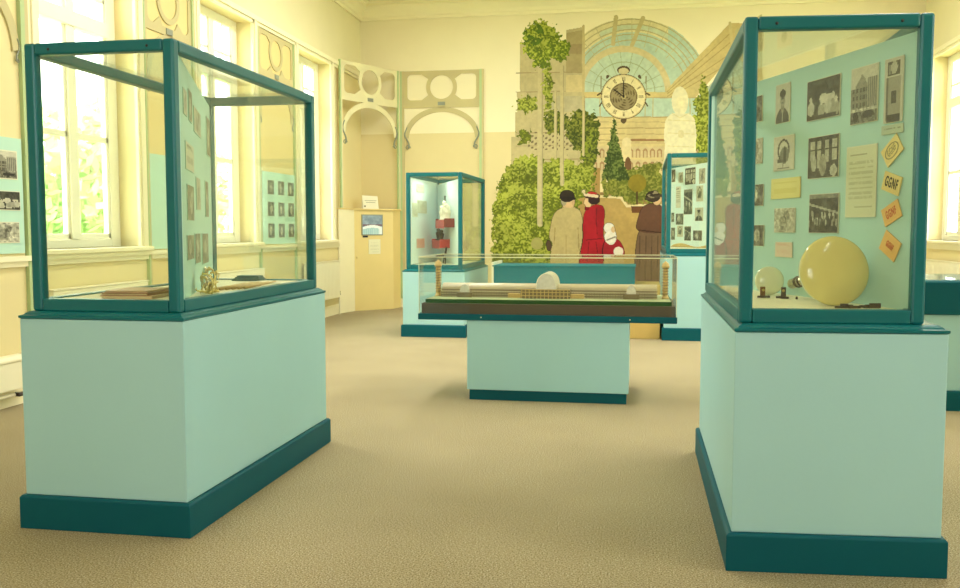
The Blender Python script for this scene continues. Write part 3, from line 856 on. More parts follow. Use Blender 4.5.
# ------------------------------------------------------------------ back right showcase floor: long brown fabric
b = MB(); n_ = 30
vs = []
for i in range(n_ + 1):
    u = i / n_
    for j in range(5):
        v = j / 4
        x = 0.40 + .5 * u; y = 11.95 - 1.02 * u - .10 + .10 * v - .02
        vs.append((x + .05 - .03 * v, y - .06 * v, .985 + .05 + .036 + .05 * (1 - v) * (.6 + .4 * math.sin(u * 9))))
fs = [(i * 5 + j, (i + 1) * 5 + j, (i + 1) * 5 + j + 1, i * 5 + j + 1) for i in range(n_) for j in range(4)]
b.add(vs, fs, True)
o = b.build('fabric_strip', M['scrollpaper']); sol = o.modifiers.new('s', 'SOLIDIFY'); sol.thickness = 0.004
tag(o, 'long rumpled brown fabric strip on the floor of the back right showcase', 'fabric')

# ------------------------------------------------------------------ model table in the middle
TY = 6.68
t = thing('model_table', 'mint pedestal table with teal top carrying the palace model, centre of room', 'table', (-.66, TY + .39, 0))
def P(b, nme, m, bev=0.0, root=t): return rel(b, root).build(nme, m, root, bev)
P(MB().box(-1.255, -.07, TY + .015, TY + .765, 0, .08), 'kick_base', M['teal_dark'], .003)
P(MB().box(-1.27, -.055, TY, TY + .78, .08, .61), 'pedestal', M['mint'], .004)
P(MB().box(-1.65, .29, TY - .01, TY + .80, .61, .657), 'table_top', M['teal_dark'], .004)
for x in (-1.16, -.05):
    P(MB().lathe([(.005, 0), (.005, .002)], 10, axis_mtx((x, TY - .009, .634), (0, -1, 0))), 'screw', M['paper'])
m = thing('palace_model', 'architectural model of a long glass palace with two towers under the clear cover', 'model', (-.68, TY + .39, .657))
def PM(b, nme, mt, bev=0.0, parent=None):
    return rel(b, m).build(nme, M[mt], m if parent is None else parent, bev)
PM(MB().box(-1.625, .275, TY + .005, TY + .785, .657, .735), 'base_board', 'brownboard', .002)
PM(MB().box(-1.60, .25, TY + .03, TY + .76, .735, .765), 'lawn', 'lawn')
PM(MB().box(-1.595, .245, TY + .036, TY + .755, .765, .7665), 'model_ground', 'plate')
MY = TY + .38
def barrel(x0, x1, yc, r, z0, rise, n_=14):
    pr = [(r * math.cos(PI * i / n_), z0 + rise * math.sin(PI * i / n_)) for i in range(n_ + 1)]
    b = MB(); b.prism(pr, lambda y, z: (x0, yc + y, z), lambda y, z: (x1, yc + y, z)); return b
def gable_barrel(xc, w, y0, y1, z0, rise, n_=16):
    pr = [(w * math.cos(PI * i / n_), z0 + rise * math.sin(PI * i / n_) ** .8) for i in range(n_ + 1)]
    b = MB(); b.prism(pr, lambda x, z: (xc + x, y1, z), lambda x, z: (xc + x, y0, z)); return b
# nave and storeys
PM(barrel(-1.53, .15, MY, .075, .832, .040), 'nave_roof', 'roofwhite')
b = MB()
b.box(-1.53, .15, MY - .115, MY + .115, .765, .812); b.box(-1.53, .15, MY - .085, MY + .085, .812, .832)
PM(b, 'nave_walls', 'roofwhite')
for z, yy in ((.778, .118), (.797, .118), (.818, .088)):
    b = MB(); b.box(-1.53, .15, MY - yy, MY - yy + .004, z, z + .007); PM(b, 'cornice_band', 'bronze')
b = MB()
for i in range(84):
    x = -1.525 + i * .02
    b.box(x, x + .003, MY - .1175, MY - .113, .765, .812)
o = PM(b, 'column_row', 'bronze')
# central transept
PM(MB().box(-.885, -.505, MY - .19, MY + .12, .765, .838), 'transept_block', 'bronze', .002)
PM(MB().box(-.99, -.40, MY - .15, MY + .12, .765, .80), 'transept_wing', 'tower', .002)
b = MB()
for i in range(13): b.box(-.88 + i * .0295, -.874 + i * .0295, MY - .194, MY - .19, .765, .838)
for z in (.785, .812, .832): b.box(-.885, -.505, MY - .195, MY - .19, z, z + .006)
PM(b, 'transept_columns', 'tower')
PM(gable_barrel(-.69, .074, MY - .18, MY + .16, .838, .118), 'transept_roof', 'roofsilver')
b = MB()
for i in range(7):
    y = MY - .182 + i * .055
    pr = []; po = []
    for q in range(17):
        a = PI * q / 16
        pr.append((-.69 + .075 * math.cos(a), .838 + .119 * math.sin(a) ** .8)); po.append((-.69 + .079 * math.cos(a), .838 + .123 * math.sin(a) ** .8))
    b.strip(pr, po, lambda x, z: (x, y + .006, z), lambda x, z: (x, y, z))
PM(b, 'roof_rib', 'paper')
# end transepts
for xc in (-1.335, -.045):
    PM(MB().box(xc - .058, xc + .058, MY - .15, MY + .12, .765, .806), 'end_transept_block', 'bronze', .002)
    PM(gable_barrel(xc, .036, MY - .145, MY + .12, .806, .062), 'end_transept_roof', 'roofsilver')
for xc in (-1.568, .212):
    b = MB()
    pr = [(.026, .765), (.026, .78), (.019, .785)]
    for i in range(10):
        z = .79 + i * .0215
        pr += [(.019, z), (.019, z + .013), (.025, z + .0145), (.025, z + .0185), (.019, z + .02)]
    pr += [(.030, 1.006), (.030, 1.018), (.026, 1.022), (.026, 1.034), (.012, 1.046), (.002, 1.056)]
    tw = PM(b.lathe(pr, 12, Matrix.Translation((xc, MY - .04, 0))), 'water_tower', 'tower')
    b = MB()
    for i in range(10):
        z = .79 + i * .0215
        b.lathe([(.0255, z + .0142), (.0262, z + .0165), (.0255, z + .0188)], 12, Matrix.Translation((xc, MY - .04, 0)))
    PM(b, 'gallery_ring', 'bronze', parent=m)
# clear cover
c = thing('acrylic_cover', 'clear acrylic box cover over the palace model', 'cover', (-.68, TY + .39, .657))
def PC(b, nme, mt): return rel(b, c).build(nme, M[mt], c)
x0, x1, y0, y1, z0, z1 = -1.642, .283, TY - .003, TY + .793, .657, 1.085
e = .004
PC(MB().box(x0, x1, y0, y0 + e, z0, z1), 'side_sheet', 'acrylic'); PC(MB().box(x0, x1, y1 - e, y1, z0, z1), 'side_sheet', 'acrylic')
PC(MB().box(x0, x0 + e, y0 + e, y1 - e, z0, z1), 'side_sheet', 'acrylic'); PC(MB().box(x1 - e, x1, y0 + e, y1 - e, z0, z1), 'side_sheet', 'acrylic')
PC(MB().box(x0, x1, y0, y1, z1, z1 + e), 'top_sheet', 'acrylic')
for yy in (y0, y1): PC(MB().box(x0, x1, yy - .003, yy + .003, z1 - .001, z1 + .006), 'polished_edge', 'acrylic_edge')
for xx in (x0, x1): PC(MB().box(xx - .0025, xx + .0025, y0, y1, z1 - .001, z1 + .006), 'polished_edge', 'acrylic_edge')
for xx in (x0, x1):
    for yy in (y0, y1): PC(MB().box(xx - .0022, xx + .0022, yy - .0022, yy + .0022, z0, z1), 'polished_edge', 'acrylic_edge')

# ------------------------------------------------------------------ low display bench between the back cases
t = thing('display_bench', 'low tan bench with teal upper box between the two back showcases', 'bench', (-.86, 11.2, 0))
P(MB().box(-1.74, .27, 10.78, 11.55, 0, .64), 'bench_body', M['tan'], .006, t)
P(MB().box(-1.72, -.03, 10.78, 11.5, .64, .845), 'upper_box', M['teal_vivid'], .006, t)
P(MB().box(-1.735, -.02, 10.77, 11.51, .845, .862), 'upper_lid', M['teal_vivid'], .003, t)
P(MB().box(-1.745, -1.72, 10.775, 11.5, .64, .90), 'end_cheek', M['paper'], .003, t)

# table case at the right edge
t = thing('table_showcase', 'low mint table case with deep teal rim at the right edge of the room', 'display case', (2.7, 7.4, 0))
P(MB().rects(1.93, 3.5, 6.85, 7.9, [(0, 0), (0, .137), (.006, .144)]), 'kick_base', M['teal_dark'], .003, t)
P(MB().box(1.95, 3.48, 6.87, 7.88, .144, .69), 'plinth', M['mint'], .004, t)
P(MB().rects(1.93, 3.5, 6.85, 7.9, [(0, .69), (0, .92), (.012, .932)]), 'rim', M['teal_dark'], .004, t)
P(MB().box(1.99, 3.44, 6.91, 7.84, .930, .938), 'glass_lid', M['glass'], 0, t)

# ------------------------------------------------------------------ radiators
def radiator(x, s, y0, y1, z0, z1, label, pipes=True):
    d = .07
    t = thing('panel_radiator', label, 'radiator', (x, (y0 + y1) / 2, 0), 0, 'wall radiators')
    xf = x + s * (.04 + d)
    b = MB().box(x + s * .04, xf, y0, y1, z0, z1)
    P(b, 'panel', M['radiator'], .012, t)
    b = MB(); n_ = int((y1 - y0) / .06)
    for i in range(n_):
        y = y0 + .04 + i * (y1 - y0 - .08) / max(1, n_ - 1)
        b.box(xf, xf + s * .004, y - .016, y + .016, z0 + .05, z1 - .05)
    P(b, 'flutes', M['radiator'], .003, t)
    P(MB().box(x + s * .035, xf + s * .006, y0 - .004, y1 + .004, z1, z1 + .012), 'top_grille', M['radiator'], .003, t)
    for y in (y0 + .2, y1 - .2):
        P(MB().box(x + s * .003, x + s * .04, y - .03, y + .03, z0 + .08, z1 - .08), 'wall_bracket', M['radiator'], 0, t)
    if pipes:
        P(MB().tube([(x + s * .075, y1 + .0, z0 + .05), (x + s * .075, y1 + .06, z0 + .05), (x + s * .075, y1 + .06, .0)], .011, 8), 'pipe', M['radiator'], 0, t)
        P(MB().tube([(x + s * .075, y1 + .06, z0 + .03), (x + s * .075, y1 + .06, z0 + .09)], .02, 10), 'valve', M['silver'], 0, t)
radiator(XL, 1, 6.25, 7.62, .27, .82, 'white panel radiator below the nearest left window behind the left showcase')
radiator(XL, 1, 8.90, 10.25, .27, .82, 'white panel radiator below the middle left window behind the left showcase')
radiator(XL, 1, 11.70, 13.03, .27, .82, 'white panel radiator below the far left window beside the corner cupboard')
radiator(XR, -1, 12.4, 14.0, .30, .86, 'white panel radiator below the right wall window')
t = thing('skirting_heater', 'low white heater with a pipe along the wall foot at the left edge', 'heater', (XL, 5.0, 0))
P(MB().rects(XL + .026, XL + .12, 4.0, 5.92, [(0, .14), (0, .34), (-.008, .345), (-.008, .36), (.0, .375), (.01, .385)]), 'heater_case', M['radiator'], .004, t)
P(MB().tube([(XL + .09, 3.9, .10), (XL + .09, 5.96, .10)], .014, 8), 'pipe', M['radiator'], 0, t)
for y in (4.3, 5.5):
    P(MB().box(XL + .06, XL + .11, y - .02, y + .02, 0, .14), 'foot', M['radiator'], 0, t)
P(MB().tube([(XL + .09, 5.80, .10), (XL + .125, 5.80, .10), (XL + .125, 5.84, .10)], .016, 8), 'valve', M['dark'], 0, t)

# ------------------------------------------------------------------ wall boards with photographs
def board(y0, y1, z0, z1, label):
    o = MB().box(XL + .005, XL + .020, y0, y1, z0, z1).build('display_board', M['board'], None, .002, origin=(XL, (y0 + y1) / 2, z0))
    tag(o, label, 'display board', 'pale blue boards on the left wall')
board(4.72, 6.06, 1.12, 1.965, 'pale blue display board at the left edge, before the nearest window')
board(7.84, 8.715, 1.11, 2.01, 'pale blue display board between the nearest and the middle left windows')
board(10.42, 11.47, 1.11, 2.01, 'pale blue display board with nine photos between the middle and far left windows')
def BW(y0): return Plane((XL + .020, y0), (XL + .020, y0 + 1), 0.0005)
for i, (y1, z0, z1, kd) in enumerate(((6.0, 1.66, 1.87, 'building'), (6.02, 1.435, 1.577, 'group'), (6.0, 1.197, 1.352, 'sketch'))):
    print_on(BW(0), y1 - .30, y1, z0, z1, kd, ['dark photo at the top on the board at the left edge', 'dark photo in the middle on the board at the left edge',
             'pale photo at the bottom on the board at the left edge'][i], 110 + i, group='photos on the left edge board', cell=.01, border=.04)
rows = ['top', 'middle', 'bottom']; cols = ['left', 'middle', 'right']
for r_ in range(3):
    for c_ in range(3):
        y = 10.57 + c_ * .33; z = 1.82 - r_ * .27
        print_on(BW(0), y, y + .20, z - .09, z + .09, 'photoblock', 'small photo in the %s row and %s column of the nine photo wall board' % (rows[r_], cols[c_]), 120 + r_ * 3 + c_,
                 group='nine photos on the wall board', cell=.016)

CZ0 = 1.625
# ------------------------------------------------------------------ ornamental ironwork screens
def screen(name_label, place, w, zring, ztop, zlow0, zlow1, rr, arch_z, posts=('l', 'r'), pale=False, zpost=0.15, pw=.07, scrolls=True, backing=None, k=1.0):
    """post, fretwork (beams, ring, arch), scroll brackets; drawn in (u, z), u from 0 to w"""
    t = thing('ironwork_arch_frame', name_label, 'ironwork', (0, 0, 0), 0, 'ornamental ironwork arches on the walls')
    tan = M['iron_pale' if pale else 'iron_tan']
    f0 = lambda u, z: place(u, z, 0.0); f1 = lambda u, z: place(u, z, .014)
    g1 = lambda u, z: place(u, z, .03)
    def bar(b, u0, u1, z0, z1, g=None):
        n_ = max(1, int((u1 - u0) / .03))
        for i in range(n_):
            a = u0 + (u1 - u0) * i / n_; c_ = u0 + (u1 - u0) * (i + 1) / n_
            b.prism([(a, z0), (c_, z0), (c_, z1), (a, z1)], f0, g or f1)
        return b
    for p in posts:
        u = 0 if p == 'l' else w - pw
        bar(MB(), u, u + pw * .55, zpost, ztop, g1).build('post', M['post_green'], t)
        bar(MB(), u + pw * .55, u + pw, zpost, ztop, g1).build('post_edge', M['iron_pale' if pale else 'iron_tan'], t)
    a, c_ = pw, w - pw; s = .055; uc = w / 2
    if backing:
        b = MB()
        n_ = 12; ua, ub = backing
        for i in range(n_):
            p_ = ua + (ub - ua) * i / n_; q_ = ua + (ub - ua) * (i + 1) / n_
            b.prism([(p_, zpost), (q_, zpost), (q_, ztop), (p_, ztop)], lambda u, z: place(u, z, 0.0), lambda u, z: place(u, z, .002))
        b.build('backing', M['tanwall'], t)
    b = MB()
    bar(b, a, c_, ztop - s, ztop); bar(b, a, c_, zlow0, zlow1)
    bar(b, a, a + s, zlow1, ztop - s); bar(b, c_ - s, c_, zlow1, ztop - s)
    for sx, sz, ex, ez in ((a + s, zlow1, 1, 1), (a + s, ztop - s, 1, -1), (c_ - s, zlow1, -1, 1), (c_ - s, ztop - s, -1, -1)):
        fr = .07
        pts = [(sx, sz)] + [(sx + ex * fr * (1 - math.cos(q / 6 * PI / 2)), sz + ez * fr * (1 - math.sin(q / 6 * PI / 2))) for q in range(7)]
        if ex * ez < 0: pts = pts[::-1]
        b.prism(pts[::-1], f0, f1)
    for sx in (-1, 1):
        for sz, ez in ((zlow1, 1), (ztop - s, -1)):
            pts = [(uc + sx * (rr * .55), sz), (uc + sx * rr * 1.3, sz), (uc + sx * rr * .80, sz + ez * rr * .35)]
            if sx * ez < 0: pts = pts[::-1]
            b.prism(pts, f0, f1)
    n_ = 48; th = .25 * rr; r1_ = lambda u, z: place(u, z, .0155)
    b.strip([(uc + (rr - th) * math.cos(2 * PI * i / n_), zring + (rr - th) * math.sin(2 * PI * i / n_)) for i in range(n_)],
            [(uc + rr * math.cos(2 * PI * i / n_), zring + rr * math.sin(2 * PI * i / n_)) for i in range(n_)], f0, r1_, True)
    hw = (w - 2 * pw) / 2; hh = zlow0 - arch_z
    inn = []; out = []
    for i in range(41):
        th_ = PI * i / 40
        inn.append((uc + (hw - .075) * math.cos(th_), arch_z - .02 + (hh - .05) * math.sin(th_)))
        out.append((uc + hw * math.cos(th_), arch_z + (hh + .01) * math.sin(th_)))
    b.strip(inn, out, f0, f1)
    b.build('fretwork', tan, t)
    bar(MB(), uc - .06, uc + .06, (zlow0 + zlow1) / 2 - .025, (zlow0 + zlow1) / 2 + .03, lambda u, z: place(u, z, .022)).build('plaque', M['scroll'], t)
    if scrolls:
        for sx, u in ((1, a), (-1, c_)):
            pts = []
            for i in range(26):
                q = i / 25
                zz = arch_z - .18 * k + .34 * k * q
                uu = u + sx * k * (.035 + .03 * math.sin(q * 2 * PI + .6) + .02 * (1 - q))
                x, y, z = place(uu, zz, .018); pts.append((x, y, z))
            MB().tube(pts, .016 * k, 6, .009 * k).build('scroll_bracket', M['scroll'], t)
            pts = []
            for i in range(20):
                q = i / 19 * 2.2 * PI; r_ = k * (.012 + .03 * (1 - i / 19))
                pts.append(place(u + sx * (.06 * k + r_ * math.cos(q)), arch_z - .17 * k + r_ * math.sin(q), .018))
            MB().tube(pts, .010 * k, 6, .006 * k).build('scroll_curl', M['scroll'], t)
    return t
back = lambda u, z, d: (-3.87 + u, YB - .001 - d, z)
screen('tan and green ironwork arch with a ring on the back wall left of the mural', back, 1.395, 3.60, 3.865, 3.27, 3.395, .255, 2.80)
CP = Vector((-4.50, 13.26)); CQ = Vector((-3.885, 14.46)); CD = (CQ - CP).normalized()
def corner(u, z, d):
    return (CP.x + CD.x * u + CD.y * d, CP.y + CD.y * u - CD.x * d, z)
screen('pale cream ironwork arch standing across the far left corner above the cupboard', corner, (CQ - CP).length, 3.60, 3.865, 3.27, 3.38, .255, 2.80, posts=('l', 'r'), pale=True, zpost=CZ0, pw=.05)
left = lambda y0: (lambda u, z, d: (XL + .001 + d, y0 + u, z))
screen('tan ironwork arch with a ring on the left wall between middle and far windows', left(10.335), 1.19, 3.50, 3.725, 3.17, 3.25, .215, 2.70, pw=.045, scrolls=True, backing=(.045, 1.145), k=.6)
screen('tan ironwork arch with a ring on the left wall between nearest and middle windows', left(7.785), .98, 3.50, 3.725, 3.17, 3.25, .215, 2.70, pw=.045, scrolls=True, backing=(.045, .935), k=.6)
screen('tan ironwork arch on the left wall at the left edge before the nearest window', left(4.62), 1.55, 3.50, 3.725, 3.17, 3.25, .215, 2.62, pw=.085, zpost=.42, scrolls=True, k=.5)

# ------------------------------------------------------------------ corner cupboard
A_, B_, C_, D_ = (XL + .03, 13.24), (-4.415, 13.70), (-3.92, 14.2), (-3.87, YB - .035)
t = thing('corner_cupboard', 'cream corner cupboard with a small screen, standing in the far left corner', 'cupboard', (-4.25, 14.1, 0))
def wall_panel(p, q, z0, z1, th=.02):
    d = Vector((q[0] - p[0], q[1] - p[1])).normalized(); nn = Vector((-d.y, d.x)) * th
    return MB().prism([(0, 0), (1, 0), (1, 1), (0, 1)], lambda u, v: (p[0] + (q[0] - p[0]) * u + nn.x, p[1] + (q[1] - p[1]) * u + nn.y, z0 + (z1 - z0) * v),
                      lambda u, v: (p[0] + (q[0] - p[0]) * u, p[1] + (q[1] - p[1]) * u, z0 + (z1 - z0) * v))
CZ = 1.60
P(wall_panel(A_, B_, 0, CZ), 'left_panel', M['trim'], 0, t)  # paler colour than the door puts window light on this side
P(wall_panel(B_, C_, 0, CZ), 'door', M['wood_cream'], 0, t)
P(wall_panel(C_, D_, 0, CZ), 'right_panel', M['wood_cream'], 0, t)
o_ = .02
top = [(XL + .004, 13.18), (-4.405, 13.665), (-3.880, 14.18), (-3.845, YB - .035), (XL + .004, YB - .035)]
P(MB().prism(top, lambda x, y: (x, y, CZ), lambda x, y: (x, y, CZ + .022)), 'top_board', M['wood_cream'], .003, t)
PD = Plane(B_, C_, .001)
DL = PD.len
def on_door(u0, u1, z0, z1, nme, m, th=.012, root=t):
    o = MB().box(-(u1 - u0) * DL / 2, (u1 - u0) * DL / 2, -th, 0, -(z1 - z0) / 2, (z1 - z0) / 2).build(nme, M[m])
    p = PD.loc((u0 + u1) / 2 * DL, (z0 + z1) / 2)
    if root is not None:
        o.parent = root; p = tuple(Vector(p) - Vector(root.location))
    o.location = p; o.rotation_euler = (0, 0, PD.ang); return o
sc = on_door(.18, .72, 1.20, 1.53, 'screen', 'scroll', .014)
h_, w_ = 40, 44
Y_, X_ = np.mgrid[0:h_, 0:w_]; X_ = (X_ + .5) / w_; Y_ = (Y_ + .5) / h_
img = np.zeros((h_, w_, 3)); img[:] = np.array((140, 158, 172)) / 255
img += (noise(h_, w_, 5, 4)[..., None] - .5) * .25
img[(Y_ > .47) & (Y_ < .56)] = np.array((120, 84, 96)) / 255
arch = (Y_ > .50 + .5 * (X_ - .5) ** 2); img[arch] = np.array((240, 246, 246)) / 255
ar2 = (Y_ > .66 + .3 * (X_ - .5) ** 2) & (X_ < .85); img[ar2] = np.array((168, 206, 210)) / 255
img[(Y_ > .7) & ((X_ * 9) % 1 < .3) & (X_ < .85)] = np.array((205, 226, 224)) / 255
sw, sh = .54 * DL - .03, .33 - .03
grid('display', img, np.ones((h_, w_), bool), lambda u, v: np.stack([-sw / 2 + u * sw, np.full_like(u, -.0146), sh / 2 - v * sh], 1), sc, M['print'])
on_door(.21, .34, 1.165, 1.195, 'label_plate', 'black', .004)
P(MB().lathe([(.012, 0), (.016, .012), (.01, .02)], 12, axis_mtx(PD.loc(.06 * DL, .85), (PD.n.x, PD.n.y, 0))), 'knob', M['wood_cream'], 0, t)
print_on(PD, .36 * DL, .66 * DL, .90, 1.135, 'sheet', 'white printed notice stuck below the screen of the corner cupboard', 140, cat='notice', name='paper_notice', cell=.012, lo=(190, 186, 150), hi=(240, 234, 200))
t = thing('card_sign', 'white folded card sign standing on top of the corner cupboard', 'sign', (-4.235, 14.02, CZ + .022), PD.ang - .1)
b = MB().prism([(-.135, 0), (.135, 0), (.125, .205), (-.14, .215)], lambda x, z: (x, .004 + z * .12, z), lambda x, z: (x, z * .12, z)); b.build('front_leaf', M['paper'], t)
b = MB().prism([(-.135, 0), (.135, 0), (.125, .205), (-.14, .215)], lambda x, z: (x, .064 - z * .14 + .004, z), lambda x, z: (x, .064 - z * .14, z)); b.build('rear_leaf', M['paper'], t)
b = MB().box(-.08, .08, -.002, .001, .10, .106).box(-.10, .10, -.002, .001, .13, .136).box(-.115, -.09, -.004, .001, .03, .055)
b.warp(lambda x, y, z: (x, y + z * .12 - .001, z)).build('printed_lines', M['inkgrey'], t)

# ------------------------------------------------------------------ the mural on the back wall
def build_mural():
    root = thing('wall_mural', 'large painted mural of a glasshouse garden with clock, statue and strollers on the back wall', 'mural', (0, YB, 0))
    X0, X1, Z0, Z1 = -2.50, 2.00, .25, 4.66
    cell = .0080
    w, h = int((X1 - X0) / cell), int((Z1 - Z0) / cell)
    gx = X0 + (np.arange(w) + .5) / w * (X1 - X0); gz = Z1 - (np.arange(h) + .5) / h * (Z1 - Z0)
    GX, GZ = np.meshgrid(gx, gz)
    # drawing coordinates of the design (x right, y down)
    H = np.array([[56.104122, -2.412981, 636.967445], [-2.749188, -64.122646, 310.862889], [-0.012005, -0.005027, 1.0]])
    q = H[2, 0] * GX + H[2, 1] * GZ + 1
    x = (H[0, 0] * GX + H[0, 1] * GZ + H[0, 2]) / q
    y = (H[1, 0] * GX + H[1, 1] * GZ + H[1, 2]) / q
    n1 = noise(h, w, 14, 1, 4); n2 = noise(h, w, 60, 2, 3); n3 = noise(h, w, 110, 3, 2); n4 = noise(h, w, 6, 9, 3); nf = noise(h, w, 230, 21, 1)
    jx = x + (n2 - .5) * 9 + (n3 - .5) * 7; jy = y + (np.roll(n2, 97, 1) - .5) * 9 + (np.roll(n3, 51, 0) - .5) * 7
    sx_ = x + (n1 - .5) * 3; sy_ = y + (n4 - .5) * 3
    img = np.zeros((h, w, 3)); mask = np.zeros((h, w), bool); ids = np.zeros((h, w), int)
    C = lambda r, g, b: np.array((r, g, b)) / 255.
    def fill(m, c, var=.05, nz=None, k=None):
        nz = n1 if nz is None else nz
        img[m] = c * (1 + var * 2 * (nz[m][:, None] - .5)); mask[m] = True
        ids[m] = 0 if k is None else k
    def chaikin(p, n_=2):
        for _ in range(n_):
            o_ = []
            for i in range(len(p)):
                a, b = p[i], p[(i + 1) % len(p)]
                o_ += [(a[0] * .75 + b[0] * .25, a[1] * .75 + b[1] * .25), (a[0] * .25 + b[0] * .75, a[1] * .25 + b[1] * .75)]
            p = o_
        return p
    def poly(p, c, var=.05, k=None, jit=0):
        if k is not None: p = chaikin(p)
        a, b = (sx_, sy_) if jit == 1 else ((jx, jy) if jit == 2 else (x, y))
        m = inpoly(a, b, p); fill(m, c, var, None, k); return m
    def ell(cx, cy, rx, ry, c, var=.05, k=None, jit=0):
        a, b = (sx_, sy_) if jit == 1 else ((jx, jy) if jit == 2 else (x, y))
        m = ((a - cx) / rx) ** 2 + ((b - cy) / ry) ** 2 < 1; fill(m, c, var, None, k); return m
    def line(x1, y1, x2, y2, wd, c, k=None, only=None):
        dx, dy = x2 - x1, y2 - y1; L2 = dx * dx + dy * dy
        tt = np.clip(((x - x1) * dx + (y - y1) * dy) / L2, 0, 1)
        m = np.hypot(x - x1 - tt * dx, y - y1 - tt * dy) < wd / 2
        if only is not None: m &= only
        fill(m, c, .03, None, k); return m
    tone_ = np.zeros((h, w))
    def leafy(m, dark, mid, light, k=None):
        v = n3 * .30 + n2 * .30 + nf * .42 + tone_
        lo, hi = np.percentile(v - tone_, 30), np.percentile(v - tone_, 72)
        tq = np.clip((v - lo) / (hi - lo + 1e-9), -.9, 1.9)[..., None]
        cc = np.where(tq < .5, dark + (mid - dark) * np.clip(tq + .4, 0, .9) / .9, mid + (light - mid) * np.clip(tq - .5, 0, .9) / .9)
        cc = cc * (1 + .3 * (n1[..., None] - .5))
        img[m] = cc[m]; mask[m] = True; ids[m] = 0 if k is None else k
    # --- stone building on the left
    stone = C(200, 184, 132); stoned = C(178, 160, 108)
    poly([(520, 42), (566, 42), (566, 30), (583, 27), (583, 260), (512, 262), (511, 137), (515, 137), (515, 112), (517, 112), (517, 92), (520, 92)], stone, .08)
    poly([(566, 33), (582, 30), (582, 73), (566, 73)], stoned, .06)
    poly([(566, 44), (582, 44), (582, 54), (566, 54)], C(164, 144, 98), .05)
    for yy in (73, 92, 110, 133, 146, 160): line(516, yy, 583, yy - 1, .9, C(170, 150, 104), only=(x > 512))
    poly([(566, 75), (583, 75), (583, 92), (566, 92)], C(216, 196, 138), .05)
    poly([(548, 96), (584, 96), (584, 112), (548, 112)], C(190, 178, 136), .08)
    ir = (x > 528) & (x < 584) & (y > 132) & (y < 150) & (np.sin(x * .9) * np.sin(y * 1.1 + x * .3) > .35); fill(ir, C(128, 112, 78), .1)
    # --- glazed barrel roof
    diag = lambda s=0: (y < 91 - (x - 666) * (67 / 64.) + s)
    cx, cy = 624., 93.
    ox, oy = 632., 96.
    ro = np.hypot(x - ox, (y - oy)); rin = np.hypot(x - cx, y - cy)
    reg = (x > 583) & (y < 97) & diag(2)
    outer = reg & (ro < 78 + (n1 - .5) * 3) & ~((x < 590) & (y < 28))
    fill(outer, C(232, 218, 162), .04)
    blue = C(188, 208, 182)
    fill(outer & (ro < 72) & (ro > 66) & (x > 600), C(206, 214, 176), .05)
    fill(outer & (ro < 64) & (x > 584), blue, .05)
    fill(outer & (ro > 60) & (x > 668), blue, .05)
    for R_ in (56, 62, 66.5, 72, 77):
        m_ = outer & (np.abs(ro - R_) < .55); fill(m_, C(190, 178, 128), .03)
    fill(reg & (np.abs(rin - 44) < 3.4), C(218, 200, 146), .04)
    fan = reg & (rin < 41); fill(fan, C(196, 212, 182), .04)
    for a in range(10, 180, 17):
        a_ = math.radians(a); line(cx + 20 * math.cos(a_), cy - 20 * math.sin(a_), cx + 42 * math.cos(a_), cy - 42 * math.sin(a_), .7, C(170, 180, 140), only=fan)
    fill(fan & (np.abs(rin - 31) < .5), C(170, 180, 140))
    for a in range(20, 175, 14):
        a_ = math.radians(a); line(ox + 50 * math.cos(a_), oy - 50 * math.sin(a_), ox + 78 * math.cos(a_), oy - 78 * math.sin(a_), .6, C(196, 186, 136), only=outer & (rin > 47))
    line(616, 17, 613, 44, 4.2, C(206, 188, 132), only=(y < 46)); line(643, 18, 632, 45, 4.2, C(206, 188, 132))
    line(583.5, 26, 583.5, 120, 2.6, C(206, 186, 128)); line(666, 48, 666, 118, 1.6, C(200, 182, 128), only=y > 86)
    # wedge roof on the right
    poly([(666, 90), (730, 23), (760, 23), (760, 60), (735, 66), (735, 52), (690, 104), (666, 98)], C(212, 190, 126), .05)
    for s in (4, 9, 15, 20): line(667, 90 + s * .45, 732, 24 + s * 1.9, .9, C(184, 160, 100))
    line(730, 23, 734, 62, 3, C(214, 196, 136))
    poly([(735, 30), (762, 14), (764, 262), (735, 262)], C(206, 194, 138), .08)
    # --- beams, windows, facade
    poly([(584, 92), (667, 92), (667, 97), (584, 97)], C(220, 196, 128), .05)
    poly([(584, 97), (700, 97), (745, 86), (745, 118), (584, 118)], blue, .06)
    poly([(690, 104), (735, 60), (745, 58), (745, 86), (700, 98)], C(196, 206, 172), .06)
    for xx in (600, 645, 653, 690, 702): line(xx, 98, xx, 118, 1.1, C(196, 184, 134))
    line(584, 97.5, 700, 97.5, 1.3, C(196, 176, 122))
    poly([(584, 117), (745, 117), (745, 180), (584, 180)], C(216, 194, 132), .07)
    for yy, c_ in ((117, 180), (122, 196), (128, 176), (134, 188), (140, 182), (143, 200), (150, 190)): line(584, yy, 745, yy, 1, C(c_, c_ - 24, c_ - 80))
    line(632, 140, 664, 140, 2.4, C(158, 118, 72))
    for row, y0 in ((0, 152), (1, 165)):
        m_ = (x > 584) & (x < 700) & (np.abs(y - y0) < 5.5)
        a = ((x - 584) % 7.2) / 7.2 - .5
        fill(m_, C(212, 190, 138), .05)
        fill(m_ & (np.abs(a) < .34) & (y - y0 > -3.6 + 18 * a * a), C(170, 134, 90), .08)
        fill(m_ & (np.abs(a) < .18) & (y - y0 > -1.4 + 24 * a * a), C(206, 182, 132), .05)
    poly([(622, 142), (631, 142), (631, 176), (622, 176)], C(226, 206, 150), .05); ell(626.5, 142, 4.6, 4.6, C(228, 210, 156))
    ell(628, 166, 3.4, 9, C(112, 78, 46), .1)
    # --- terrace wall behind the strollers
    poly([(560, 192), (760, 192), (760, 300), (560, 300)], C(190, 158, 88), .09)
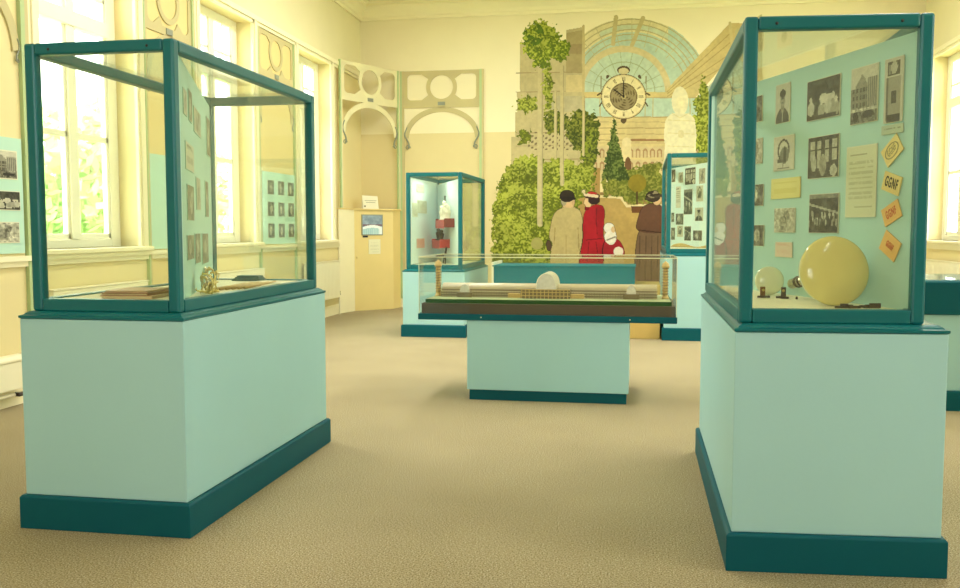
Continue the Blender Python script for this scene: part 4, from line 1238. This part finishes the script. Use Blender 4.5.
    poly([(598, 196), (622, 196), (628, 204), (660, 204), (660, 192), (598, 192)], C(150, 120, 66), .08)
    line(576, 195, 621, 197.5, 2.4, C(232, 214, 158)); line(621, 197.5, 627, 206, 2.6, C(232, 214, 158)); line(627, 206, 662, 205.5, 2.8, C(232, 214, 158))
    poly([(574, 168), (600, 168), (600, 230), (574, 230)], C(176, 140, 76), .08)
    # --- foliage
    G1, G2, G3 = C(98, 108, 20), C(138, 148, 38), C(176, 180, 70)
    D1, D2, D3 = C(66, 78, 16), C(100, 108, 28), C(136, 138, 46)
    leafy(((jx - 583) / 17) ** 2 + ((jy - 130) / 20) ** 2 < 1, D1, D2, D3)
    leafy(((jx - 589) / 8) ** 2 + ((jy - 150) / 24) ** 2 < 1, D1, D2, G2)
    leafy(((jx - 556) / 13) ** 2 + ((jy - 122) / 12) ** 2 < 1, D1, D2, D3)
    leafy(((jx - 527) / 12) ** 2 + ((jy - 104) / 8) ** 2 < 1, D2, G2, G3)
    leafy(((jx - 524) / 7) ** 2 + ((jy - 137) / 7) ** 2 < 1, D2, G1, G2)
    fol = inpoly(jx, jy, [(493, 262), (492, 212), (498, 182), (508, 164), (520, 157), (537, 156), (548, 160), (560, 158), (574, 162), (588, 158), (594, 170), (594, 196), (580, 200), (574, 300), (493, 300)])
    leafy(fol, G1, C(118, 126, 30), G2)
    for (bx_, by_, br_) in ((511, 178, 17), (526, 170, 16), (549, 172, 15), (570, 174, 15), (585, 178, 14), (500, 205, 15), (520, 200, 17), (549, 198, 15), (573, 190, 13), (504, 226, 15), (535, 222, 16), (526, 255, 14), (552, 232, 12), (545, 258, 12)):
        dd = ((jx - bx_) / br_) ** 2 + ((jy - by_) / (br_ * .9)) ** 2
        tone_ = -(y - by_) / br_ * .16 - (x - bx_) / br_ * .03
        leafy(fol & (dd < 1), G1, G2, G3)
    tone_ = np.zeros((h, w))
    sh = fol & (((x - 530) / 34) ** 2 + ((y - 222) / 26) ** 2 > .8) & (((x - 530) / 34) ** 2 + ((y - 222) / 26) ** 2 < 1.3) & (n2 > .5); fill(sh & (n3 > .5), D2, .2)
    tone_ = -(y - 244) / 24 * .14
    bush = ((jx - 513) / 21) ** 2 + ((jy - 246) / 24) ** 2 < 1; leafy(bush, G1, G2, G3)
    tone_ = np.zeros((h, w))
    ell(537, 244, 6, 6, C(172, 164, 92), .05, jit=1)
    leafy(inpoly(jx, jy, [(604, 196), (603, 182), (612, 172), (640, 166), (660, 160), (664, 178), (662, 203), (630, 204), (622, 196)]), D2, C(118, 122, 40), C(150, 150, 60))
    ell(637, 184, 9, 9, C(148, 130, 34), .16, jit=1)
    leafy(inpoly(jx, jy, [(694, 100), (712, 86), (724, 110), (742, 160), (742, 262), (690, 262), (694, 160)]), G1, G2, G3)
    line(637, 192, 637, 204, 1.4, C(80, 56, 26)); poly([(631, 206), (644, 206), (643, 213), (632, 213)], C(112, 70, 34), .1)
    # conifer
    con = inpoly(jx * .55 + x * .45, jy * .4 + y * .6, [(614.5, 116), (618, 135), (622, 152), (628, 180), (602, 180), (607, 152), (611, 135)])
    leafy(con, C(52, 68, 20), C(76, 92, 34), C(108, 120, 52), 5)
    # trunks and palm
    for (x1, y1_, x2, y2_, wd, cc) in ((540.5, 58, 540, 224, 5.4, C(206, 190, 138)), (562, 66, 562, 184, 4.0, C(204, 188, 134)), (555.5, 92, 555.5, 158, 2.8, C(206, 190, 136)), (583.5, 96, 583.5, 155, 2.6, C(206, 188, 132))):
        line(x1, y1_, x2, y2_, wd, cc); line(x1 + wd * .38, y1_, x2 + wd * .38, y2_, wd * .22, cc * .84)
    leafy(((jx - 548) / 5) ** 2 + ((jy - 88) / 26) ** 2 < .8, G1, G2, G3, 6)
    pm = (((jx - 541) / 19) ** 2 + ((jy - 40) / 20) ** 2 < 1) | (((jx - 559) / 9.5) ** 2 + ((jy - 50) / 11) ** 2 < 1) | (((jx - 540) / 8) ** 2 + ((jy - 60) / 10) ** 2 < 1)
    tone_ = -(x - 545) / 20 * .05 - (y - 42) / 20 * .08
    leafy(pm, C(96, 116, 14), C(140, 156, 28), C(186, 192, 66), 6)
    fill(pm & (((x - 532) / 12) ** 2 + ((y - 34) / 12) ** 2 < 1) & (n2 > .45), C(84, 112, 16), .2, n3, 6)
    tone_ = np.zeros((h, w))
    # hanging creeper on the right
    leafy(((jx - 703) / 4) ** 2 + ((jy - 110) / 36) ** 2 < 1, G1, G2, G3)
    # --- statue
    ST = C(232, 222, 178); SD = C(222, 208, 156)
    m1 = poly([(672, 113), (689, 113), (694, 117), (696, 124), (696.5, 158), (699, 190), (661, 190), (664, 158), (664.5, 124), (667, 117)], ST, .03, 2, 1)
    ell(680, 101, 8.4, 14.5, ST, .03, 2); ell(680.5, 103, 4.4, 7, C(236, 224, 176), .03, 2)
    for yy in (120, 133, 146, 153): line(668, yy, 694, yy + 1, .9, SD, 2)
    poly([(678, 130), (684, 130), (684, 138), (678, 138)], SD, .06, 2); line(672, 113, 680, 118, .8, SD, 2); line(689, 113, 680, 118, .8, SD, 2)
    for xx in range(666, 698, 4): line(xx, 154, xx, 160, .7, SD, 2)
    # --- clock
    kx, ky = 623.6, 96.6
    CR = C(238, 222, 166); DK = C(92, 74, 44)
    poly([(619, 119), (628, 119), (623.6, 125)], DK, .05, 1)
    for s in (-1, 1):
        poly([(kx + s * 13, 76), (kx + s * 17, 74), (kx + s * 18, 80)], DK, .05, 1)
        line(kx + s * 21, 92, kx + s * 26, 95, 1.6, DK, 1); line(kx + s * 22.5, 76, kx + s * 22.5, 96, .8, C(140, 124, 80), 1); line(kx + s * 21, 101, kx + s * 24, 106, 1.4, DK, 1)
    ell(kx, 70, 6.4, 4.2, DK, .05, 1); ell(kx, 71, 5.2, 3.2, C(220, 204, 148), .05, 1)
    ell(kx, ky, 22.7, 22.7, DK, .05, 1); ell(kx, ky, 22.0, 22.0, C(212, 192, 136), .04, 1); ell(kx, ky, 21.0, 21.0, CR, .03, 1)
    numer = ['XII', 'I', 'II', 'III', 'IIII', 'V', 'VI', 'VII', 'VIII', 'IX', 'X', 'XI']
    for i, s in enumerate(numer):
        a = math.radians(-90 + i * 30); ux, uy = math.cos(a), math.sin(a); tx, ty = -uy, ux
        wds = {'I': .9, 'V': 1.5, 'X': 1.5}; tot = sum(wds[c_] for c_ in s); p_ = -tot / 2
        for c_ in s:
            m_ = p_ + wds[c_] / 2; p_ += wds[c_]
            def pt(o, r): return (kx + ux * r + tx * (m_ + o), ky + uy * r + ty * (m_ + o))
            if c_ == 'I': line(*pt(0, 15.4), *pt(0, 19.6), .55, C(132, 114, 74), 1)
            elif c_ == 'V':
                line(*pt(-.6, 19.6), *pt(0, 15.4), .55, C(132, 114, 74), 1); line(*pt(.6, 19.6), *pt(0, 15.4), .45, C(132, 114, 74), 1)
            else:
                line(*pt(-.6, 19.6), *pt(.6, 15.4), .55, C(132, 114, 74), 1); line(*pt(.6, 19.6), *pt(-.6, 15.4), .45, C(132, 114, 74), 1)
    m1 = ell(kx, ky, 13.8, 13.8, C(156, 140, 96), .1, 1)
    ang = np.arctan2(y - ky, x - kx); rr = np.hypot(x - kx, y - ky)
    fill(m1 & (np.sin(ang * 6 + rr * .9) * np.sin(rr * 1.3) > .25), C(112, 96, 60), .1, None, 1)
    fill(m1 & (np.abs(rr - 13.2) < .5), C(120, 102, 64), .05, None, 1)
    ell(kx, ky, 2.3, 2.3, C(196, 176, 116), .05, 1)
    line(kx, ky, kx, ky - 15.5, 1.4, C(44, 36, 24), 1); line(kx, ky, kx - 9.6, ky - 7.2, 1.2, C(44, 36, 24), 1)
    ell(kx, ky, 1.2, 1.2, C(54, 44, 28), .02, 1)
    # --- man in the fawn coat, seen from behind
    CO = C(196, 176, 116); CD = C(160, 138, 82)
    poly([(545.5, 241), (550, 239), (553, 250), (547, 252)], C(84, 64, 44), .06, 3)
    poly([(561, 207), (576, 207), (582, 212), (584, 232), (583, 244), (579, 252), (579, 300), (548, 300), (550, 252), (553, 244), (548, 238), (551, 222), (553, 214)], CO, .05, 3)
    line(555, 228, 554, 244, .8, CD, 3); line(578, 228, 579, 250, .8, CD, 3); line(566, 236, 566, 300, .7, CD, 3); line(562, 207, 576, 207, 1.2, CD, 3)
    poly([(562, 200), (574, 200), (575, 208), (562, 208)], C(214, 178, 128), .05, 3)
    ell(569, 201, 6, 6.6, C(222, 184, 132), .05, 3); poly([(560.5, 199), (567, 198), (566, 206), (561, 205)], C(170, 158, 122), .08, 3); ell(573.4, 203, 1.6, 2.4, C(206, 166, 116), .04, 3)
    ell(567, 196, 7.6, 6.2, C(48, 38, 24), .1, 3); poly([(558.5, 199), (560, 196), (575.6, 197), (575.8, 200.5)], C(40, 32, 20), .06, 3)
    # --- woman in red
    RD = C(172, 24, 34); RK = C(120, 14, 24)
    poly([(591, 205), (601, 204), (604.5, 212), (604, 228), (603, 237), (608, 246), (614, 257), (614, 300), (578, 300), (579, 257), (583, 240), (582.5, 226), (583.5, 212)], RD, .14, 4)
    ell(600.5, 214, 4.6, 9, C(160, 20, 30), .1, 4); line(597, 207, 596, 224, .8, RK, 4); ell(600, 230, 3.6, 8, C(158, 20, 30), .1, 4)
    line(586, 240, 602, 238.5, 1.0, RK, 4); line(596, 208, 597, 234, .7, RK, 4); line(589, 242, 587, 262, .8, RK, 4); line(596, 242, 599, 262, .8, RK, 4)
    poly([(585, 205), (590, 206), (589, 210), (584.5, 211)], RK, .05, 4)
    ell(588.2, 202, 4.4, 5.2, C(226, 190, 138), .05, 4); poly([(584, 201), (582.8, 204), (585, 204.4)], C(222, 184, 132), .04, 4)
    ell(594, 200, 6.0, 4.6, C(52, 32, 26), .08, 4); ell(592, 196, 8, 3, C(70, 30, 26), .06, 4)
    line(584.6, 194.5, 597, 196.4, 3.0, C(234, 210, 170), 4); poly([(586, 193.5), (590, 190.6), (597, 192.4), (598, 195)], C(186, 46, 40), .06, 4)
    ell(583.6, 191.5, 2.2, 2.2, C(226, 206, 150), .05, 4)
    # --- child with white hood
    poly([(603, 240), (614, 238), (620, 240), (625, 250), (625, 262), (602, 262)], C(160, 28, 38), .1, 7)
    ell(609, 228, 5.6, 5.6, C(236, 228, 206), .05, 7); poly([(603, 233), (616, 229), (617, 240), (612, 246), (605, 242)], C(240, 232, 210), .05, 7)
    ell(613.2, 229.5, 2.2, 3.2, C(224, 188, 138), .05, 7); line(607, 240, 615, 237, 1.6, C(150, 140, 116), 7); ell(618.4, 251.5, 5, 4.6, C(240, 230, 204), .04, 7)
    poly([(604, 257), (624, 257), (622, 300), (600, 300)], C(196, 168, 110), .06)
    # --- woman in the brown cape
    BR = C(102, 68, 46)
    poly([(636, 232), (644, 229), (660, 230), (668, 236), (670, 300), (632, 300)], C(120, 94, 66), .12, 8)
    for xx in (640, 646, 652, 658): line(xx, 236, xx - 1.5, 300, .9, C(92, 68, 46), 8)
    poly([(641, 208), (648, 203), (658, 203), (664, 208), (668, 222), (667, 232), (652, 234), (635, 231), (637, 220)], BR, .12, 8); line(638, 230, 664, 233, 1.0, C(66, 42, 28), 8)
    ell(657, 199, 5, 6, C(214, 178, 126), .05, 8); ell(653, 196.5, 7.4, 5.6, C(58, 46, 32), .12, 8); line(646, 199, 664, 195, 2.4, C(74, 62, 44), 8)
    fill((((x - 653) / 6) ** 2 + ((y - 194) / 4) ** 2 < 1) & (n2 > .55), C(150, 136, 100), .1, None, 8)
    for k_ in (3, 4, 7, 8):
        mk = ids == k_
        er = mk & np.roll(mk, 1, 0) & np.roll(mk, -1, 0) & np.roll(mk, 1, 1) & np.roll(mk, -1, 1)
        er &= np.roll(er, 1, 0) & np.roll(er, -1, 1) if k_ == 0 else er
        img[mk & ~er] *= .42
    # soft brush variation over everything
    img[...] *= .93 * (1 + .10 * (n3[..., None] - .5) + .08 * (n4[..., None] - .5))
    names = {0: 'painted_garden', 1: 'painted_clock', 2: 'painted_statue', 3: 'painted_man', 4: 'painted_woman', 5: 'painted_conifer', 6: 'painted_palm', 7: 'painted_child', 8: 'painted_woman'}
    labs = {3: 'man in fawn coat and bowler hat seen from behind', 4: 'woman in red coat and hat', 7: 'child with white hood', 8: 'woman in brown cape and dark hat'}
    place = lambda u, v: np.stack([X0 + u * (X1 - X0), np.full_like(u, -.004), Z1 - v * (Z1 - Z0)], 1)
    for k_, nm in names.items():
        mk = mask & (ids == k_)
        if mk.any():
            o = grid(nm, img, mk, place, root, M['paint'])
            if k_ in labs: o['label'] = labs[k_]
build_mural()

# ------------------------------------------------------------------ light
w = bpy.data.worlds.new('overcast_sky'); SC.world = w; w.use_nodes = True
wn = w.node_tree.nodes; wl = w.node_tree.links
bg = wn['Background']
tc = wn.new('ShaderNodeTexCoord'); sp = wn.new('ShaderNodeSeparateXYZ'); wl.new(tc.outputs['Generated'], sp.inputs['Vector'])
rp = wn.new('ShaderNodeValToRGB')
rp.color_ramp.elements[0].position = 0.0; rp.color_ramp.elements[0].color = (.74, .84, .80, 1)
rp.color_ramp.elements[1].position = 0.35; rp.color_ramp.elements[1].color = (.93, .98, 1, 1)
wl.new(sp.outputs['Z'], rp.inputs['Fac']); wl.new(rp.outputs['Color'], bg.inputs['Color'])
bg.inputs['Strength'].default_value = 9.0

def area(name, loc, rot, sx, sy, power, color=(1, 1, 1), portal=False):
    l = bpy.data.lights.new(name, 'AREA'); l.shape = 'RECTANGLE'; l.size = sx; l.size_y = sy; l.energy = power; l.color = color
    o = bpy.data.objects.new(name, l); COL.objects.link(o); o.location = loc; o.rotation_euler = rot
    if portal: l.cycles.is_portal = True
    return o
zc = (ZS + ZH) / 2
for a, c in WL: area('window_portal', (XL - .32, (a + c) / 2, zc), (0, -PI / 2, 0), ZH - ZS, c - a, 1, portal=True)
for a, c in WR: area('window_portal', (XR + .32, (a + c) / 2, zc), (0, PI / 2, 0), ZH - ZS, c - a, 1, portal=True)
for x_, y_, p_ in ((-2.2, 1.5, 14), (2.2, 1.5, 14), (-2.2, 6.5, 52), (2.2, 6.5, 52), (-2.2, 10.5, 70), (2.2, 10.5, 70)):
    area('ceiling_lamp', (x_, y_, 4.93), (0, 0, 0), .5, 3.0, p_, (1, 1, .97))  # unseen fills added under the ceiling to brighten the room

area('case_lamp', (-2.52, 11.0, 1.915), (0, 0, 0), .25, .6, 1.1, (.97, 1, 1))  # added fill, brightens the inside of the back left case
area('window_light_behind', (-1.2, -2.7, 2.4), (math.radians(84), 0, math.radians(-12)), 2.4, 2.0, 62, (.93, .98, 1))  # added fill behind the camera for the case fronts; no window here

# ------------------------------------------------------------------ camera
cd = bpy.data.cameras.new('camera'); cd.sensor_width = 36; cd.lens = 900 / 960 * 36
cam = bpy.data.objects.new('camera', cd); COL.objects.link(cam)
cam.location = (0, 0, 1.3)
cam.rotation_euler = (math.radians(90 - 4.1309), 0, math.radians(9.9318))
cd.clip_start = .05; cd.clip_end = 200
SC.camera = cam
SC.view_settings.view_transform = 'Standard'
SC.view_settings.look = 'None'
SC.view_settings.exposure = 0.88
SC.cycles.use_denoising = True
SC.cycles.max_bounces = 10
SC.cycles.transparent_max_bounces = 24
SC.cycles.sample_clamp_indirect = 6
